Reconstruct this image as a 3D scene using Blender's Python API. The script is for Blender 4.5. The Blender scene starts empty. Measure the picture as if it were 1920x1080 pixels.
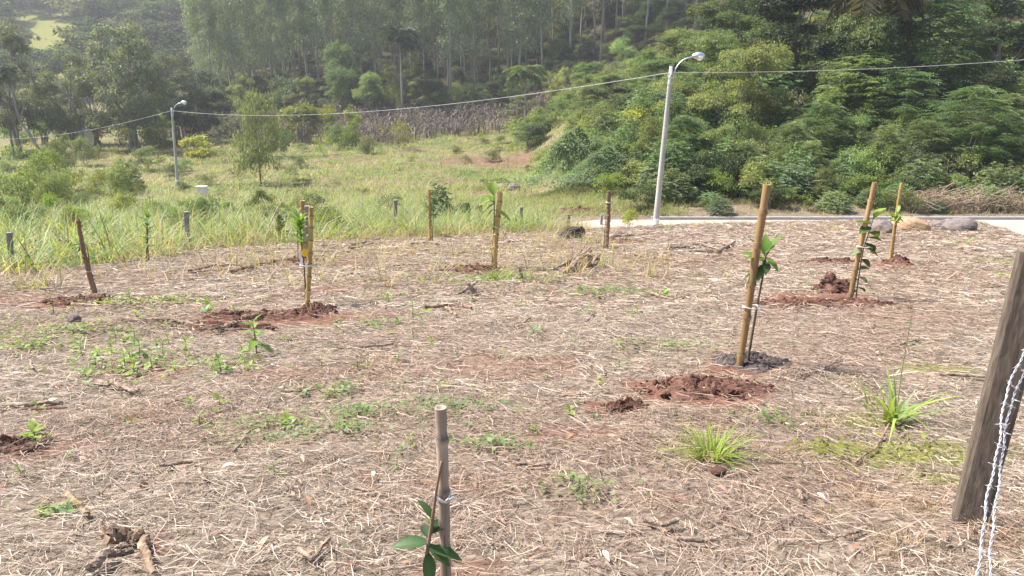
import bpy, math, random
import numpy as np
from mathutils import Vector, Matrix, Quaternion

R = math.radians
rng = np.random.default_rng(11)
random.seed(5)
SC = bpy.context.scene
COL = SC.collection

# ------------------------------------------------------------------ camera
PITCH = R(16.0)
F_PX, CX, CY = 1387.0, 960.0, 540.0            # focal length in photograph pixels
CAMZ = 1.35
cam_d = bpy.data.cameras.new('camera')
cam = bpy.data.objects.new('camera', cam_d)
COL.objects.link(cam)
cam.location = (0, 0, CAMZ)
cam.rotation_euler = (R(90) - PITCH, 0, 0)
cam_d.sensor_fit = 'HORIZONTAL'
cam_d.sensor_width = 36.0
cam_d.lens = 36.0 * F_PX / 1920.0
cam_d.clip_start = 0.05
cam_d.clip_end = 3000
SC.camera = cam

# ------------------------------------------------------------------ light
SUN_EL, SUN_AZ = R(56), R(-76)                 # azimuth from +Y, negative = towards -X
to_sun = Vector((math.sin(SUN_AZ) * math.cos(SUN_EL), math.cos(SUN_AZ) * math.cos(SUN_EL), math.sin(SUN_EL)))
world = bpy.data.worlds.new('World')
SC.world = world
world.use_nodes = True
wn = world.node_tree
sky = wn.nodes.new('ShaderNodeTexSky')
sky.sky_type = 'NISHITA'
sky.sun_disc = False
sky.sun_elevation = SUN_EL
sky.sun_rotation = SUN_AZ
sky.dust_density = 3.0
sky.air_density = 1.0
bg = wn.nodes['Background']
bg.inputs['Strength'].default_value = 0.125
wn.links.new(sky.outputs[0], bg.inputs['Color'])
sun_d = bpy.data.lights.new('sun', 'SUN')
sun_d.energy = 4.7
sun_d.angle = R(3.5)
sun_d.color = (1.0, 0.95, 0.87)
sun = bpy.data.objects.new('sun', sun_d)
COL.objects.link(sun)
sun.rotation_euler = to_sun.to_track_quat('Z', 'Y').to_euler()
sun.location = to_sun * 200
vs = SC.view_settings
SC.display_settings.display_device = 'sRGB'
vs.view_transform = 'Standard'
vs.look = 'None'
vs.exposure = 1.25
vs.gamma = 1.0
vs.use_curve_mapping = False
SC.cycles.use_denoising = True
SC.cycles.max_bounces = 8
SC.cycles.diffuse_bounces = 3
SC.cycles.glossy_bounces = 2
SC.cycles.transmission_bounces = 4
SC.cycles.volume_bounces = 0
SC.cycles.sample_clamp_indirect = 6.0

# ------------------------------------------------------------------ terrain height
def sstep(a, b, x):
    t = np.clip((np.asarray(x, float) - a) / (b - a), 0, 1)
    return t * t * (3 - 2 * t)

def splus(x, w):
    x = np.asarray(x, float)
    return 0.5 * (x + np.sqrt(x * x + w * w)) - 0.0

def lump(x, y, s, seed=0.0):
    return (np.sin(x * s * 1.0 + 1.3 + seed) * np.sin(y * s * 1.13 + .7 + seed * 2)
            + .6 * np.sin(x * s * 2.1 - y * s * 1.3 + seed) + .5 * np.sin(y * s * 2.7 + x * s * .9 + 2 * seed)) / 2.1

ROAD_Z = -5.60
def road_mask(x, y):
    ye = np.interp(x, [0, 3, 5.5, 8, 12, 14, 20, 60], [28, 28, 29.5, 31.2, 32.4, 33.3, 33.6, 33.6])
    a = sstep(0, 1.6, y - ye) * sstep(.6, 2.4, x)
    xe = 15.6 + .45 * (y - 22)
    b = sstep(0, 3.0, x - xe) * sstep(16, 22, y)
    return np.maximum(a, b)

def hgt(x, y):
    x = np.asarray(x, float); y = np.asarray(y, float)
    plane = -.153 * y
    left = sstep(-40, -75, x)
    rise_c = .10 * splus(y - 118, 12) + .27 * splus(y - 158, 14)
    rise_l = .27 * splus(y - 195, 20)
    floor = -8.9 + rise_c * (1 - left) + rise_l * left - .012 * np.clip(-x, 0, 60) * sstep(30, 70, y)
    base = splus(plane - floor, 3.0) + floor - .4
    base = np.where(y < 25, plane, plane * (1 - sstep(25, 45, y)) + base * sstep(25, 45, y))
    m = road_mask(x, y)
    wx = sstep(.5, 9, x)
    base_r = -5.5 + rise_c
    b2 = base * (1 - wx * sstep(35, 40.5, y)) + base_r * wx * sstep(35, 40.5, y)
    near = b2 * (1 - m) + (ROAD_Z - .08) * m
    z = np.where(y < 37.1, near, b2)
    # crest of the field just before the road
    ye = np.interp(x, [0, 3, 5.5, 8, 12, 14, 20, 60], [28, 28, 29.5, 31.2, 32.4, 33.3, 33.6, 33.6])
    z = z + .05 * np.exp(-((y - ye + 1.0) / 1.5) ** 2) * sstep(6, 11, x) * (1 - m)
    hill = .40 * np.minimum(splus(x - 5.5, 4), splus(y - 46.5, 3))
    z = z + np.where(y > 37.1, hill - .1, 0) * sstep(37.1, 41, y)
    fieldn = (1 - m) * np.where(y < 38, 1, 0)
    z = z + fieldn * (.035 * lump(x, y, 1.7) + .018 * lump(x, y, 5.3, 1.0))
    z = z + np.where(y >= 38, 1, 0) * sstep(40, 60, y) * .35 * lump(x, y, .22, 2.0)
    return z

def H(x, y):
    return float(hgt(x, y))

CP, SP = math.cos(PITCH), math.sin(PITCH)
def ray(u, v):
    a = (u - CX) / F_PX; b = -(v - CY) / F_PX
    return np.array([a, CP + b * SP, -SP + b * CP])

def ground(u, v, start=.8, end=420):
    """the point of the terrain that the photograph shows at (u, v)"""
    d = ray(u, v)
    ys = np.concatenate([np.linspace(start, 60, 4000), np.linspace(60.05, end, 4000)])
    t = ys / d[1]
    dz = CAMZ + t * d[2] - hgt(t * d[0], ys)
    i = np.argmax(dz < 0) if (dz < 0).any() else len(ys) - 1
    return Vector((t[i] * d[0], ys[i], float(hgt(t[i] * d[0], ys[i]))))

def at_y(u, v, y):
    d = ray(u, v); t = y / d[1]
    return Vector((t * d[0], y, CAMZ + t * d[2]))

# ------------------------------------------------------------------ mesh helpers
def mesh_np(name, V, F, col=None, smooth=False):
    V = np.ascontiguousarray(V, dtype=np.float32); F = np.ascontiguousarray(F, dtype=np.int32)
    me = bpy.data.meshes.new(name)
    n, k = F.shape
    me.vertices.add(len(V)); me.vertices.foreach_set('co', V.ravel())
    me.loops.add(n * k); me.loops.foreach_set('vertex_index', F.ravel())
    me.polygons.add(n)
    me.polygons.foreach_set('loop_start', np.arange(0, n * k, k, dtype=np.int32))
    me.polygons.foreach_set('loop_total', np.full(n, k, dtype=np.int32))
    me.polygons.foreach_set('use_smooth', np.full(n, bool(smooth)))
    if col is not None:
        a = me.color_attributes.new('Col', 'FLOAT_COLOR', 'POINT')
        c = np.ones((len(V), 4), np.float32); c[:, :col.shape[1]] = col
        a.data.foreach_set('color', c.ravel())
    me.update(calc_edges=True)
    me.validate()
    return me

class MB:
    """collects quads (with a colour per vertex) into one mesh"""
    def __init__(s): s.V = []; s.F = []; s.C = []; s.n = 0
    def add(s, V, F, col=(1, 1, 1)):
        V = np.asarray(V, float).reshape(-1, 3); F = np.asarray(F, int)
        c = np.asarray(col, float)
        if c.ndim == 1: c = np.tile(c, (len(V), 1))
        s.V.append(V); s.F.append(F + s.n); s.C.append(c); s.n += len(V)
        return s
    def mesh(s, name, smooth=False):
        return mesh_np(name, np.vstack(s.V), np.vstack(s.F), np.vstack(s.C), smooth)
    def build(s, name, mat, parent=None, smooth=False):
        soft = mat is not None and mat.name in ('grass_blades', 'dry_straw', 'dry_leaves', 'galvanised_wire', 'white_string', 'bark', 'eucalyptus_bark')
        return link(name, s.mesh(name, smooth or soft), mat, parent)

def link(name, me, mat, parent=None):
    if mat is not None and len(me.materials) == 0:
        me.materials.append(mat)
    o = bpy.data.objects.new(name, me)
    COL.objects.link(o)
    if parent is not None: o.parent = parent
    return o

def tag(o, label=None, cat=None, group=None, kind=None):
    if label: o['label'] = label
    if cat: o['category'] = cat
    if group: o['group'] = group
    if kind: o['kind'] = kind
    return o

def empty(name, loc, rz=0.0, s=1.0):
    o = bpy.data.objects.new(name, None)
    COL.objects.link(o)
    o.location = loc; o.rotation_euler = (0, 0, rz)
    o.scale = (s, s, s) if not hasattr(s, '__len__') else s
    o.empty_display_size = .2
    return o

def nrm(a):
    return a / np.maximum(np.linalg.norm(a, axis=-1, keepdims=True), 1e-9)

def tube(P, rad, sides=7, cap=True, oval=None):
    P = np.asarray(P, float); k = len(P)
    rad = np.broadcast_to(np.asarray(rad, float), (k,))
    T = np.gradient(P, axis=0); T = nrm(T)
    ref = np.array([0, 0, 1.0]) if abs(T[0, 2]) < .9 else np.array([1.0, 0, 0])
    A = nrm(np.cross(T, ref)); B = np.cross(T, A)
    th = np.linspace(0, 2 * np.pi, sides, endpoint=False)
    ring = A[:, None, :] * np.cos(th)[None, :, None] + B[:, None, :] * np.sin(th)[None, :, None]
    V = (P[:, None, :] + ring * rad[:, None, None]).reshape(-1, 3)
    F = []
    for i in range(k - 1):
        for j in range(sides):
            j2 = (j + 1) % sides
            F.append((i * sides + j, i * sides + j2, (i + 1) * sides + j2, (i + 1) * sides + j))
    if cap:
        V = np.vstack([V, P[0], P[-1]])
        c0, c1 = len(V) - 2, len(V) - 1
        for j in range(0, sides):
            j2 = (j + 1) % sides
            F.append((c0, j2, j, j)); F.append((c1, (k - 1) * sides + j, (k - 1) * sides + j2, (k - 1) * sides + j2))
        # degenerate quads are avoided: split the caps into proper quads
        F = [f for f in F if len(set(f)) == 4]
        for j in range(0, sides - 1, 2):
            F.append((c0, (j + 2) % sides, j + 1, j))
            F.append((c1, (k - 1) * sides + j, (k - 1) * sides + j + 1, (k - 1) * sides + (j + 2) % sides))
    return V, np.array(F)

def boxvf(c, s, rot=None):
    x, y, z = [q / 2 for q in s]
    V = np.array([(-x, -y, -z), (x, -y, -z), (x, y, -z), (-x, y, -z), (-x, -y, z), (x, -y, z), (x, y, z), (-x, y, z)])
    if rot is not None: V = V @ np.array(rot.to_3x3()).T
    F = np.array([(0, 3, 2, 1), (4, 5, 6, 7), (0, 1, 5, 4), (1, 2, 6, 5), (2, 3, 7, 6), (3, 0, 4, 7)])
    return V + np.asarray(c, float), F

def leafquads(P, D, N, L, W, droop=.12):
    """one rhombic leaf per row"""
    D = nrm(D); S = nrm(np.cross(D, N)); n = len(P)
    L = np.broadcast_to(L, (n,))[:, None]; W = np.broadcast_to(W, (n,))[:, None]
    U = np.cross(S, D)
    mid = P + D * L * .45
    tip = P + D * L; tip[:, 2] -= (L * droop)[:, 0]
    V = np.stack([P, mid + S * W * .5 + U * W * .12, tip, mid - S * W * .5 + U * W * .12], 1).reshape(-1, 3)
    F = np.arange(4 * n).reshape(n, 4)
    return V, F

def rep4(c): return np.repeat(c, 4, axis=0)

def vary(base, n, amt=.25, yellow=.0):
    c = np.tile(np.asarray(base, float), (n, 1))
    c *= (1 + amt * rng.uniform(-1, 1, (n, 1)))
    if yellow:
        t = rng.uniform(0, 1, n) ** 3 * yellow
        c[:, 0] += t * .10; c[:, 1] += t * .06
    return np.clip(c, .004, .9)

def sph(n):
    v = rng.normal(size=(n, 3)); return nrm(v)

# ------------------------------------------------------------------ materials
def newmat(name):
    m = bpy.data.materials.new(name); m.use_nodes = True
    nt = m.node_tree; p = nt.nodes['Principled BSDF']
    return m, nt, p

def nd(nt, t, **kw):
    n = nt.nodes.new(t)
    for k, v in kw.items():
        if k.startswith('i_'): n.inputs[k[2:].replace('_', ' ')].default_value = v
        else: setattr(n, k, v)
    return n

def ramp(nt, fac, stops):
    r = nd(nt, 'ShaderNodeValToRGB'); e = r.color_ramp.elements
    while len(e) < len(stops): e.new(.5)
    for q, (p, c) in zip(e, stops): q.position = p; q.color = (*c, 1)
    nt.links.new(fac, r.inputs[0]); return r.outputs[0]

def noise(nt, scale, detail=5, rough=.55, vec=None, co='Object'):
    t = nd(nt, 'ShaderNodeTexNoise'); t.inputs['Scale'].default_value = scale
    t.inputs['Detail'].default_value = detail; t.inputs['Roughness'].default_value = rough
    if vec is None:
        tc = nd(nt, 'ShaderNodeTexCoord'); vec = tc.outputs[co]
    nt.links.new(vec, t.inputs['Vector']); return t

def stretch(nt, sc, co='Object'):
    tc = nd(nt, 'ShaderNodeTexCoord') if co != 'Position' else nd(nt, 'ShaderNodeNewGeometry'); mp = nd(nt, 'ShaderNodeMapping')
    mp.inputs['Scale'].default_value = sc
    nt.links.new(tc.outputs[co], mp.inputs[0]); return mp.outputs[0]

def bump(nt, p, h, strength=.4, dist=.02):
    b = nd(nt, 'ShaderNodeBump'); b.inputs['Strength'].default_value = strength; b.inputs['Distance'].default_value = dist
    nt.links.new(h, b.inputs['Height']); nt.links.new(b.outputs[0], p.inputs['Normal'])

def simple(name, stops, scale=6, rough=.8, sc=(1, 1, 1), bstr=.3, bdist=.01, detail=5, spec=.3, metal=0, co='Object'):
    m, nt, p = newmat(name)
    v = stretch(nt, sc, co)
    n = noise(nt, scale, detail, .6, v)
    c = ramp(nt, n.outputs[0], stops)
    at = nd(nt, 'ShaderNodeAttribute', attribute_name='Col'); mm = nd(nt, 'ShaderNodeMix', data_type='RGBA', blend_type='MULTIPLY'); mm.inputs[0].default_value = 1
    nt.links.new(c, mm.inputs[6]); nt.links.new(at.outputs['Color'], mm.inputs[7]); nt.links.new(mm.outputs[2], p.inputs['Base Color'])
    p.inputs['Roughness'].default_value = rough
    p.inputs['Specular IOR Level'].default_value = spec
    p.inputs['Metallic'].default_value = metal
    if bstr: bump(nt, p, n.outputs[0], bstr, bdist)
    return m

def leafmat(name, trans=.38, rough=.5, spec=.35, hv=.09, tint=(1.25, 1.2, .55)):
    """colour per leaf from the mesh, a little hue change from plant to plant, light passing through the blade"""
    m, nt, p = newmat(name)
    a = nd(nt, 'ShaderNodeAttribute', attribute_name='Col')
    oi = nd(nt, 'ShaderNodeObjectInfo')
    hsv = nd(nt, 'ShaderNodeHueSaturation')
    mr = nd(nt, 'ShaderNodeMapRange'); mr.inputs['To Min'].default_value = .5 - hv * .35; mr.inputs['To Max'].default_value = .5 + hv * .35
    mv = nd(nt, 'ShaderNodeMapRange'); mv.inputs['To Min'].default_value = 1 - hv * 4; mv.inputs['To Max'].default_value = 1 + hv * 4
    nt.links.new(oi.outputs['Random'], mr.inputs['Value'])
    wm = nd(nt, 'ShaderNodeMath', operation='FRACT'); w2 = nd(nt, 'ShaderNodeMath', operation='MULTIPLY'); w2.inputs[1].default_value = 7.31
    nt.links.new(oi.outputs['Random'], w2.inputs[0]); nt.links.new(w2.outputs[0], wm.inputs[0]); nt.links.new(wm.outputs[0], mv.inputs['Value'])
    nt.links.new(mr.outputs[0], hsv.inputs['Hue']); nt.links.new(mv.outputs[0], hsv.inputs['Value'])
    nt.links.new(a.outputs['Color'], hsv.inputs['Color'])
    nt.links.new(hsv.outputs[0], p.inputs['Base Color'])
    p.inputs['Roughness'].default_value = rough; p.inputs['Specular IOR Level'].default_value = spec
    tr = nd(nt, 'ShaderNodeBsdfTranslucent')
    mx = nd(nt, 'ShaderNodeMix', data_type='RGBA', blend_type='MULTIPLY'); mx.inputs[0].default_value = 1
    nt.links.new(hsv.outputs[0], mx.inputs[6]); mx.inputs[7].default_value = (*[t * 1.5 for t in tint], 1)
    nt.links.new(mx.outputs[2], tr.inputs['Color'])
    ms = nd(nt, 'ShaderNodeMixShader'); ms.inputs[0].default_value = trans
    out = nt.nodes['Material Output']
    nt.links.new(p.outputs[0], ms.inputs[1]); nt.links.new(tr.outputs[0], ms.inputs[2]); nt.links.new(ms.outputs[0], out.inputs['Surface'])
    return m

M = {}
M['leaf'] = leafmat('foliage')
M['leaf_near'] = leafmat('sapling_leaf', .35, .5, .3, .03)
M['euc'] = leafmat('eucalyptus_foliage', .3, .5, .35, .05)
M['far'] = leafmat('distant_foliage', .25, .8, .1, .08)
M['grass'] = leafmat('grass_blades', .4, .5, .3, .02)
M['straw'] = leafmat('dry_straw', .12, .6, .25, .0, (1, .95, .85))
M['dry'] = leafmat('dry_leaves', .2, .7, .2, .03, (1, .9, .75))
M['bark'] = simple('bark', [(.3, (.10, .085, .07)), (.7, (.27, .24, .21))], 5, .9, (1, 1, .25), .5, .03)
M['euc_bark'] = simple('eucalyptus_bark', [(.3, (.15, .13, .105)), (.65, (.33, .30, .265))], 3, .8, (1, 1, .12), .2, .02)
M['gold_bamboo'] = simple('golden_bamboo', [(.3, (.20, .115, .05)), (.55, (.31, .195, .085)), (.8, (.43, .30, .155))], 9, .5, (1, 1, .12), .15, .004, spec=.4)
M['yellow_bamboo'] = simple('yellow_bamboo', [(.3, (.28, .18, .06)), (.55, (.43, .29, .10)), (.8, (.56, .42, .2))], 9, .45, (1, 1, .12), .15, .004, spec=.4)
M['grey_bamboo'] = simple('weathered_bamboo', [(.28, (.15, .11, .08)), (.5, (.31, .245, .19)), (.75, (.43, .35, .275))], 14, .65, (1, 1, .08), .25, .003)
M['brown_wood'] = simple('brown_stick_wood', [(.3, (.13, .075, .045)), (.7, (.29, .185, .12))], 12, .8, (1, 1, .1), .4, .005)
M['post_wood'] = simple('weathered_post_wood', [(.25, (.045, .034, .026)), (.45, (.10, .078, .06)), (.6, (.145, .113, .088)), (.8, (.22, .18, .145))], 34, .9, (1.5, 1.5, .30), .9, .006, 12)
M['old_post'] = simple('grey_old_post_wood', [(.25, (.14, .12, .105)), (.5, (.23, .205, .18)), (.8, (.33, .30, .27))], 18, .9, (1.5, 1.5, .12), .6, .006, 8)
M['dead_wood'] = simple('dead_wood', [(.25, (.13, .09, .065)), (.5, (.27, .2, .15)), (.8, (.45, .36, .28))], 14, .9, (1, 1, 1), .6, .01, 8)
M['pale_wood'] = simple('barkless_wood', [(.3, (.13, .075, .045)), (.5, (.27, .185, .12)), (.75, (.46, .36, .26))], 16, .85, (1, 1, 1), .5, .006, 6)
M['dark_wood'] = simple('charred_stump_wood', [(.3, (.02, .017, .014)), (.7, (.09, .075, .06))], 14, .95, (1, 1, .5), .8, .03, 7)
M['soil'] = simple('red_soil', [(.25, (.058, .030, .022)), (.5, (.115, .060, .044)), (.78, (.20, .118, .09))], 14, .95, (1, 1, 1), .7, .02, 9, .1)
M['ash'] = simple('dark_ash_soil', [(.3, (.035, .027, .026)), (.7, (.12, .095, .09))], 30, .95, (1, 1, 1), .8, .015, 8, .1)
M['rock_grey'] = simple('grey_rock', [(.25, (.085, .068, .064)), (.75, (.21, .175, .165))], 5, .85, (1, 1, 1), .5, .03, 8)
M['rock_orange'] = simple('orange_rock', [(.25, (.22, .13, .07)), (.75, (.42, .29, .18))], 4, .8, (1, 1, 1), .4, .02, 8)
M['concrete'] = simple('pole_concrete', [(.25, (.30, .29, .27)), (.75, (.46, .44, .41))], 4, .8, (1, 1, .3), .2, .005, 8)
M['kerb'] = simple('kerb_concrete', [(.25, (.27, .26, .25)), (.75, (.36, .345, .33))], 2.5, .85, (1, 1, 1), .2, .004, 10, co='Position')
M['white'] = simple('white_paint', [(.3, (.66, .65, .63)), (.7, (.80, .79, .77))], 8, .5, (1, 1, 1), .05, .002)
M['steel'] = simple('galvanised_steel', [(.3, (.45, .46, .47)), (.7, (.62, .63, .64))], 12, .4, (1, 1, 1), .05, .001, 4, .5, .8)
M['wire'] = simple('galvanised_wire', [(.3, (.42, .42, .44)), (.7, (.66, .66, .68))], 60, .35, (1, 1, 1), 0, 0, 4, .5, .6)
M['cable'] = simple('aluminium_cable', [(.3, (.36, .36, .36)), (.7, (.5, .5, .5))], 3, .5, (1, 1, 1), 0)
M['string'] = simple('white_string', [(.3, (.46, .44, .41)), (.7, (.62, .6, .56))], 60, .8, (1, 1, 1), .2, .001)
M['yellow_tag'] = simple('yellow_tag', [(.3, (.75, .45, .02)), (.7, (.85, .55, .04))], 20, .5, (1, 1, 1), 0)
M['stem'] = simple('sapling_bark', [(.3, (.06, .045, .03)), (.7, (.14, .11, .07))], 30, .8, (1, 1, .3), .3, .002)
M['green_stem'] = simple('green_stem', [(.3, (.12, .16, .05)), (.7, (.24, .28, .1))], 30, .6, (1, 1, .3), .1, .001)
m, nt, p = newmat('lamp_glass'); p.inputs['Base Color'].default_value = (.82, .83, .84, 1); p.inputs['Roughness'].default_value = .15; p.inputs['Specular IOR Level'].default_value = .7; M['glass'] = m

# paving: cream interlocking blocks, laid herring-wise; too far off to tell one block from the next
m, nt, p = newmat('paving_blocks')
v = stretch(nt, (1, 1, 1)); br = nd(nt, 'ShaderNodeTexBrick'); br.inputs['Scale'].default_value = 1.0
br.inputs['Brick Width'].default_value = .24; br.inputs['Row Height'].default_value = .12; br.inputs['Mortar Size'].default_value = .006
br.inputs['Color1'].default_value = (.36, .31, .265, 1); br.inputs['Color2'].default_value = (.41, .355, .305, 1); br.inputs['Mortar'].default_value = (.26, .21, .17, 1)
nt.links.new(v, br.inputs['Vector'])
n2 = noise(nt, .35, 5, .6, v); c2 = ramp(nt, n2.outputs[0], [(.3, (.78, .74, .7)), (.7, (1.05, 1.03, 1.0))])
mx = nd(nt, 'ShaderNodeMix', data_type='RGBA', blend_type='MULTIPLY'); mx.inputs[0].default_value = 1
nt.links.new(br.outputs[0], mx.inputs[6]); nt.links.new(c2, mx.inputs[7]); nt.links.new(mx.outputs[2], p.inputs['Base Color'])
p.inputs['Roughness'].default_value = .85
M['paving'] = m

# ground: red soil with trodden litter in the field, green-brown sward elsewhere
m, nt, p = newmat('ground_soil')
tc = nd(nt, 'ShaderNodeTexCoord'); vec = tc.outputs['Object']
za = nd(nt, 'ShaderNodeAttribute', attribute_name='Col')
sep = nd(nt, 'ShaderNodeSeparateColor'); nt.links.new(za.outputs['Color'], sep.inputs[0])
fine = noise(nt, 22, 8, .7, vec); mid = noise(nt, 2.3, 6, .6, vec); big = noise(nt, .16, 6, .62, vec)
litter = ramp(nt, fine.outputs[0], [(.3, (.075, .056, .042)), (.48, (.16, .125, .096)), (.64, (.27, .22, .175)), (.8, (.40, .34, .28))])
soil = ramp(nt, fine.outputs[0], [(.3, (.075, .035, .025)), (.55, (.16, .080, .055)), (.8, (.27, .155, .115))])
fm = nd(nt, 'ShaderNodeMapRange'); fm.inputs['From Min'].default_value = .60; fm.inputs['From Max'].default_value = .74
nt.links.new(mid.outputs[0], fm.inputs['Value'])
mA = nd(nt, 'ShaderNodeMix', data_type='RGBA'); nt.links.new(fm.outputs[0], mA.inputs[0]); nt.links.new(litter, mA.inputs[6]); nt.links.new(soil, mA.inputs[7])
mS = nd(nt, 'ShaderNodeMix', data_type='RGBA'); nt.links.new(sep.outputs[1], mS.inputs[0]); nt.links.new(mA.outputs[2], mS.inputs[6]); nt.links.new(soil, mS.inputs[7])
sward = ramp(nt, big.outputs[0], [(.3, (.07, .09, .03)), (.45, (.12, .13, .05)), (.55, (.17, .14, .08)), (.68, (.10, .12, .04)), (.8, (.15, .125, .065))])
sfine = ramp(nt, noise(nt, 1.6, 8, .7, vec).outputs[0], [(.3, (.55, .55, .55)), (.7, (1.25, 1.22, 1.15))])
mW = nd(nt, 'ShaderNodeMix', data_type='RGBA', blend_type='MULTIPLY'); mW.inputs[0].default_value = 1
nt.links.new(sward, mW.inputs[6]); nt.links.new(sfine, mW.inputs[7])
mF = nd(nt, 'ShaderNodeMix', data_type='RGBA'); nt.links.new(sep.outputs[0], mF.inputs[0]); nt.links.new(mW.outputs[2], mF.inputs[6]); nt.links.new(mS.outputs[2], mF.inputs[7])
mG = nd(nt, 'ShaderNodeMix', data_type='RGBA'); nt.links.new(sep.outputs[2], mG.inputs[0]); nt.links.new(mF.outputs[2], mG.inputs[6])
moss = ramp(nt, fine.outputs[0], [(.3, (.06, .07, .014)), (.7, (.24, .25, .065))]); nt.links.new(moss, mG.inputs[7])
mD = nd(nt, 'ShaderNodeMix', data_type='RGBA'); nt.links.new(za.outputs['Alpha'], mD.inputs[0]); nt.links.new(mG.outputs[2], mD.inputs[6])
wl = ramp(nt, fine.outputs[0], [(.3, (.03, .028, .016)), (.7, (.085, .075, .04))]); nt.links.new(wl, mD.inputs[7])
nt.links.new(mD.outputs[2], p.inputs['Base Color'])
p.inputs['Roughness'].default_value = .95; p.inputs['Specular IOR Level'].default_value = .1
bump(nt, p, fine.outputs[0], .6, .03)
M['ground'] = m

# ------------------------------------------------------------------ field outline and patches
def field_mask(x, y):
    """1 inside the mulched plot: its left edge follows the fence"""
    e = np.interp(x, [-40, -9.5, -8.4, -7.6, -6.9, -5.3, -2.6, 0, 2.5, 4, 5.5, 8, 14, 60], [8.5, 10.2, 12.0, 14.6, 18.6, 20.4, 22.4, 25, 26.8, 29.5, 31.5, 33.6, 35.5, 37])
    e = e + .5 * lump(x, y, 1.1, 3.0)
    return sstep(1.1, -1.1, y - e)

BARE = []   # bare red soil: x, y, rx, ry, strength
def bare(u, v, rx, ry, s=1.0):
    g = ground(u, v); BARE.append((g.x, g.y, rx, ry, s)); return g
for a in [(1310, 735, .55, .42), (1395, 690, .32, .26), (1150, 765, .22, .16), (1530, 560, .85, .5), (1560, 492, .7, .45), (1668, 495, .6, .5),
          (520, 600, .95, .45), (430, 615, .6, .35), (880, 508, .7, .6), (140, 570, .55, .4), (700, 695, .4, .3, .5), (950, 690, .7, .4, .55),
          (40, 840, .4, .22, .7), (530, 700, .35, .2, .6), (250, 690, .5, .3, .5), (860, 1075, .25, .12, .6), (700, 590, .4, .3, .5), (1650, 590, .5, .35, .6),
          (600, 545, .5, .45, .8), (1070, 815, .3, .14, .7), (660, 490, .8, .7, .5), (1250, 480, 1.0, .8, .4), (20, 560, .7, .6, .6), (860, 905, .28, .1, .5), (300, 700, .3, .2, .6)]:
    bare(*a)
SOILBANK = [(ground(965, 302), 6.0, 9.0), (ground(895, 300), 6.0, 7.0), (ground(850, 345), 1.7, 5.0), (ground(905, 365), 1.5, 2.5), (ground(930, 345), 2.6, 2.4)]
def bare_mask(x, y):
    m = np.zeros_like(np.asarray(x, float))
    for (bx, by, rx, ry, s) in BARE:
        q = ((x - bx) / rx) ** 2 + ((y - by) / ry) ** 2
        q = q + .35 * lump(x, y, 6.0, bx)
        m = np.maximum(m, s * sstep(1.25, .45, q))
    return m
def bank_mask(x, y):
    m = np.zeros_like(np.asarray(x, float))
    for (g, rx, ry) in SOILBANK:
        q = ((x - g.x) / rx) ** 2 + ((y - g.y) / ry) ** 2 + .5 * lump(x, y, .9, 1)
        m = np.maximum(m, sstep(1.2, .4, q))
    return m * (.62 + .38 * sstep(-.5, .4, lump(x, y, 1.9, 2)))
MOSS = [(ground(1680, 855), .6, .2), (ground(1560, 845), .3, .12), (ground(1740, 900), .16, .1), (ground(1750, 690), .3, .2), (ground(1620, 790), .3, .16)]
def moss_mask(x, y):
    m = np.zeros_like(np.asarray(x, float))
    for (g, rx, ry) in MOSS:
        q = ((x - g.x) / rx) ** 2 + ((y - g.y) / ry) ** 2 + .6 * lump(x, y, 11, 2)
        m = np.maximum(m, .8 * sstep(1.3, .5, q))
    return m

# ------------------------------------------------------------------ terrain sheet
ys = np.concatenate([np.linspace(-30, .8, 24), np.arange(.9, 9, .09), np.arange(9, 24, .17), np.arange(24, 46, .3), np.geomspace(46, 520, 130)])
ts = np.linspace(-1, 1, 330); ts = np.sign(ts) * np.abs(ts) ** 1.7
YY, TT = np.meshgrid(ys, ts, indexing='ij')
XX = TT * (28 + 1.05 * np.abs(YY))
ZZ = hgt(XX, YY)
bk = bank_mask(XX, YY)
ZZ = ZZ + bk * .12 * lump(XX, YY, 3.1, .4)
nr, nc = XX.shape
V = np.stack([XX, YY, ZZ], -1).reshape(-1, 3)
idx = np.arange(nr * nc).reshape(nr, nc)
F = np.stack([idx[:-1, :-1], idx[:-1, 1:], idx[1:, 1:], idx[1:, :-1]], -1).reshape(-1, 4)
fld = np.maximum(field_mask(XX, YY), road_mask(XX, YY) * (YY < 40))
fld = np.maximum(fld, bk)
verge = ((YY > 36) & (YY < 39.5) & (XX > 1)) * .5
fld = np.maximum(fld, verge)
soilm = np.maximum(bare_mask(XX, YY), bk)
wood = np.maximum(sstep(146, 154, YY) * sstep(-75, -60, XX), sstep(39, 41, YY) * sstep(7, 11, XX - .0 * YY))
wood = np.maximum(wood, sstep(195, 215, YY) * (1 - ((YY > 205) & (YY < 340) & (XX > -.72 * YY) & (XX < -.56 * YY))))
past = .75 * ((YY > 205) & (YY < 340) & (XX > -.72 * YY) & (XX < -.56 * YY))
zone = np.stack([fld, soilm, np.maximum(moss_mask(XX, YY), past), wood], -1).reshape(-1, 4)
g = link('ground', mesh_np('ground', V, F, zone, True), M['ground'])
tag(g, 'sloping plot of red soil and grass running down to the valley', None, None, 'structure')

# road: paved sheet, its near side hidden behind the edge of the plot
V = []; F = []
rx = np.concatenate([[2.6, 3.4, 4.4], np.arange(5.5, 62, 1.5)])
for x in rx:
    y0 = 33.4 if x < 3 else (31.6 if x < 4 else 29.0) if x < 15 else 22.0
    y1 = 35.6 if x < 3 else (36.2 if x < 4 else 36.7)
    V += [(x, y0, ROAD_Z), (x, y1, ROAD_Z)]
for i in range(len(rx) - 1): F.append((2 * i, 2 * i + 2, 2 * i + 3, 2 * i + 1))
tag(link('road', mesh_np('road', np.array(V), np.array(F)), M['paving']), 'cream paved road behind the plot', None, None, 'structure')

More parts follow.
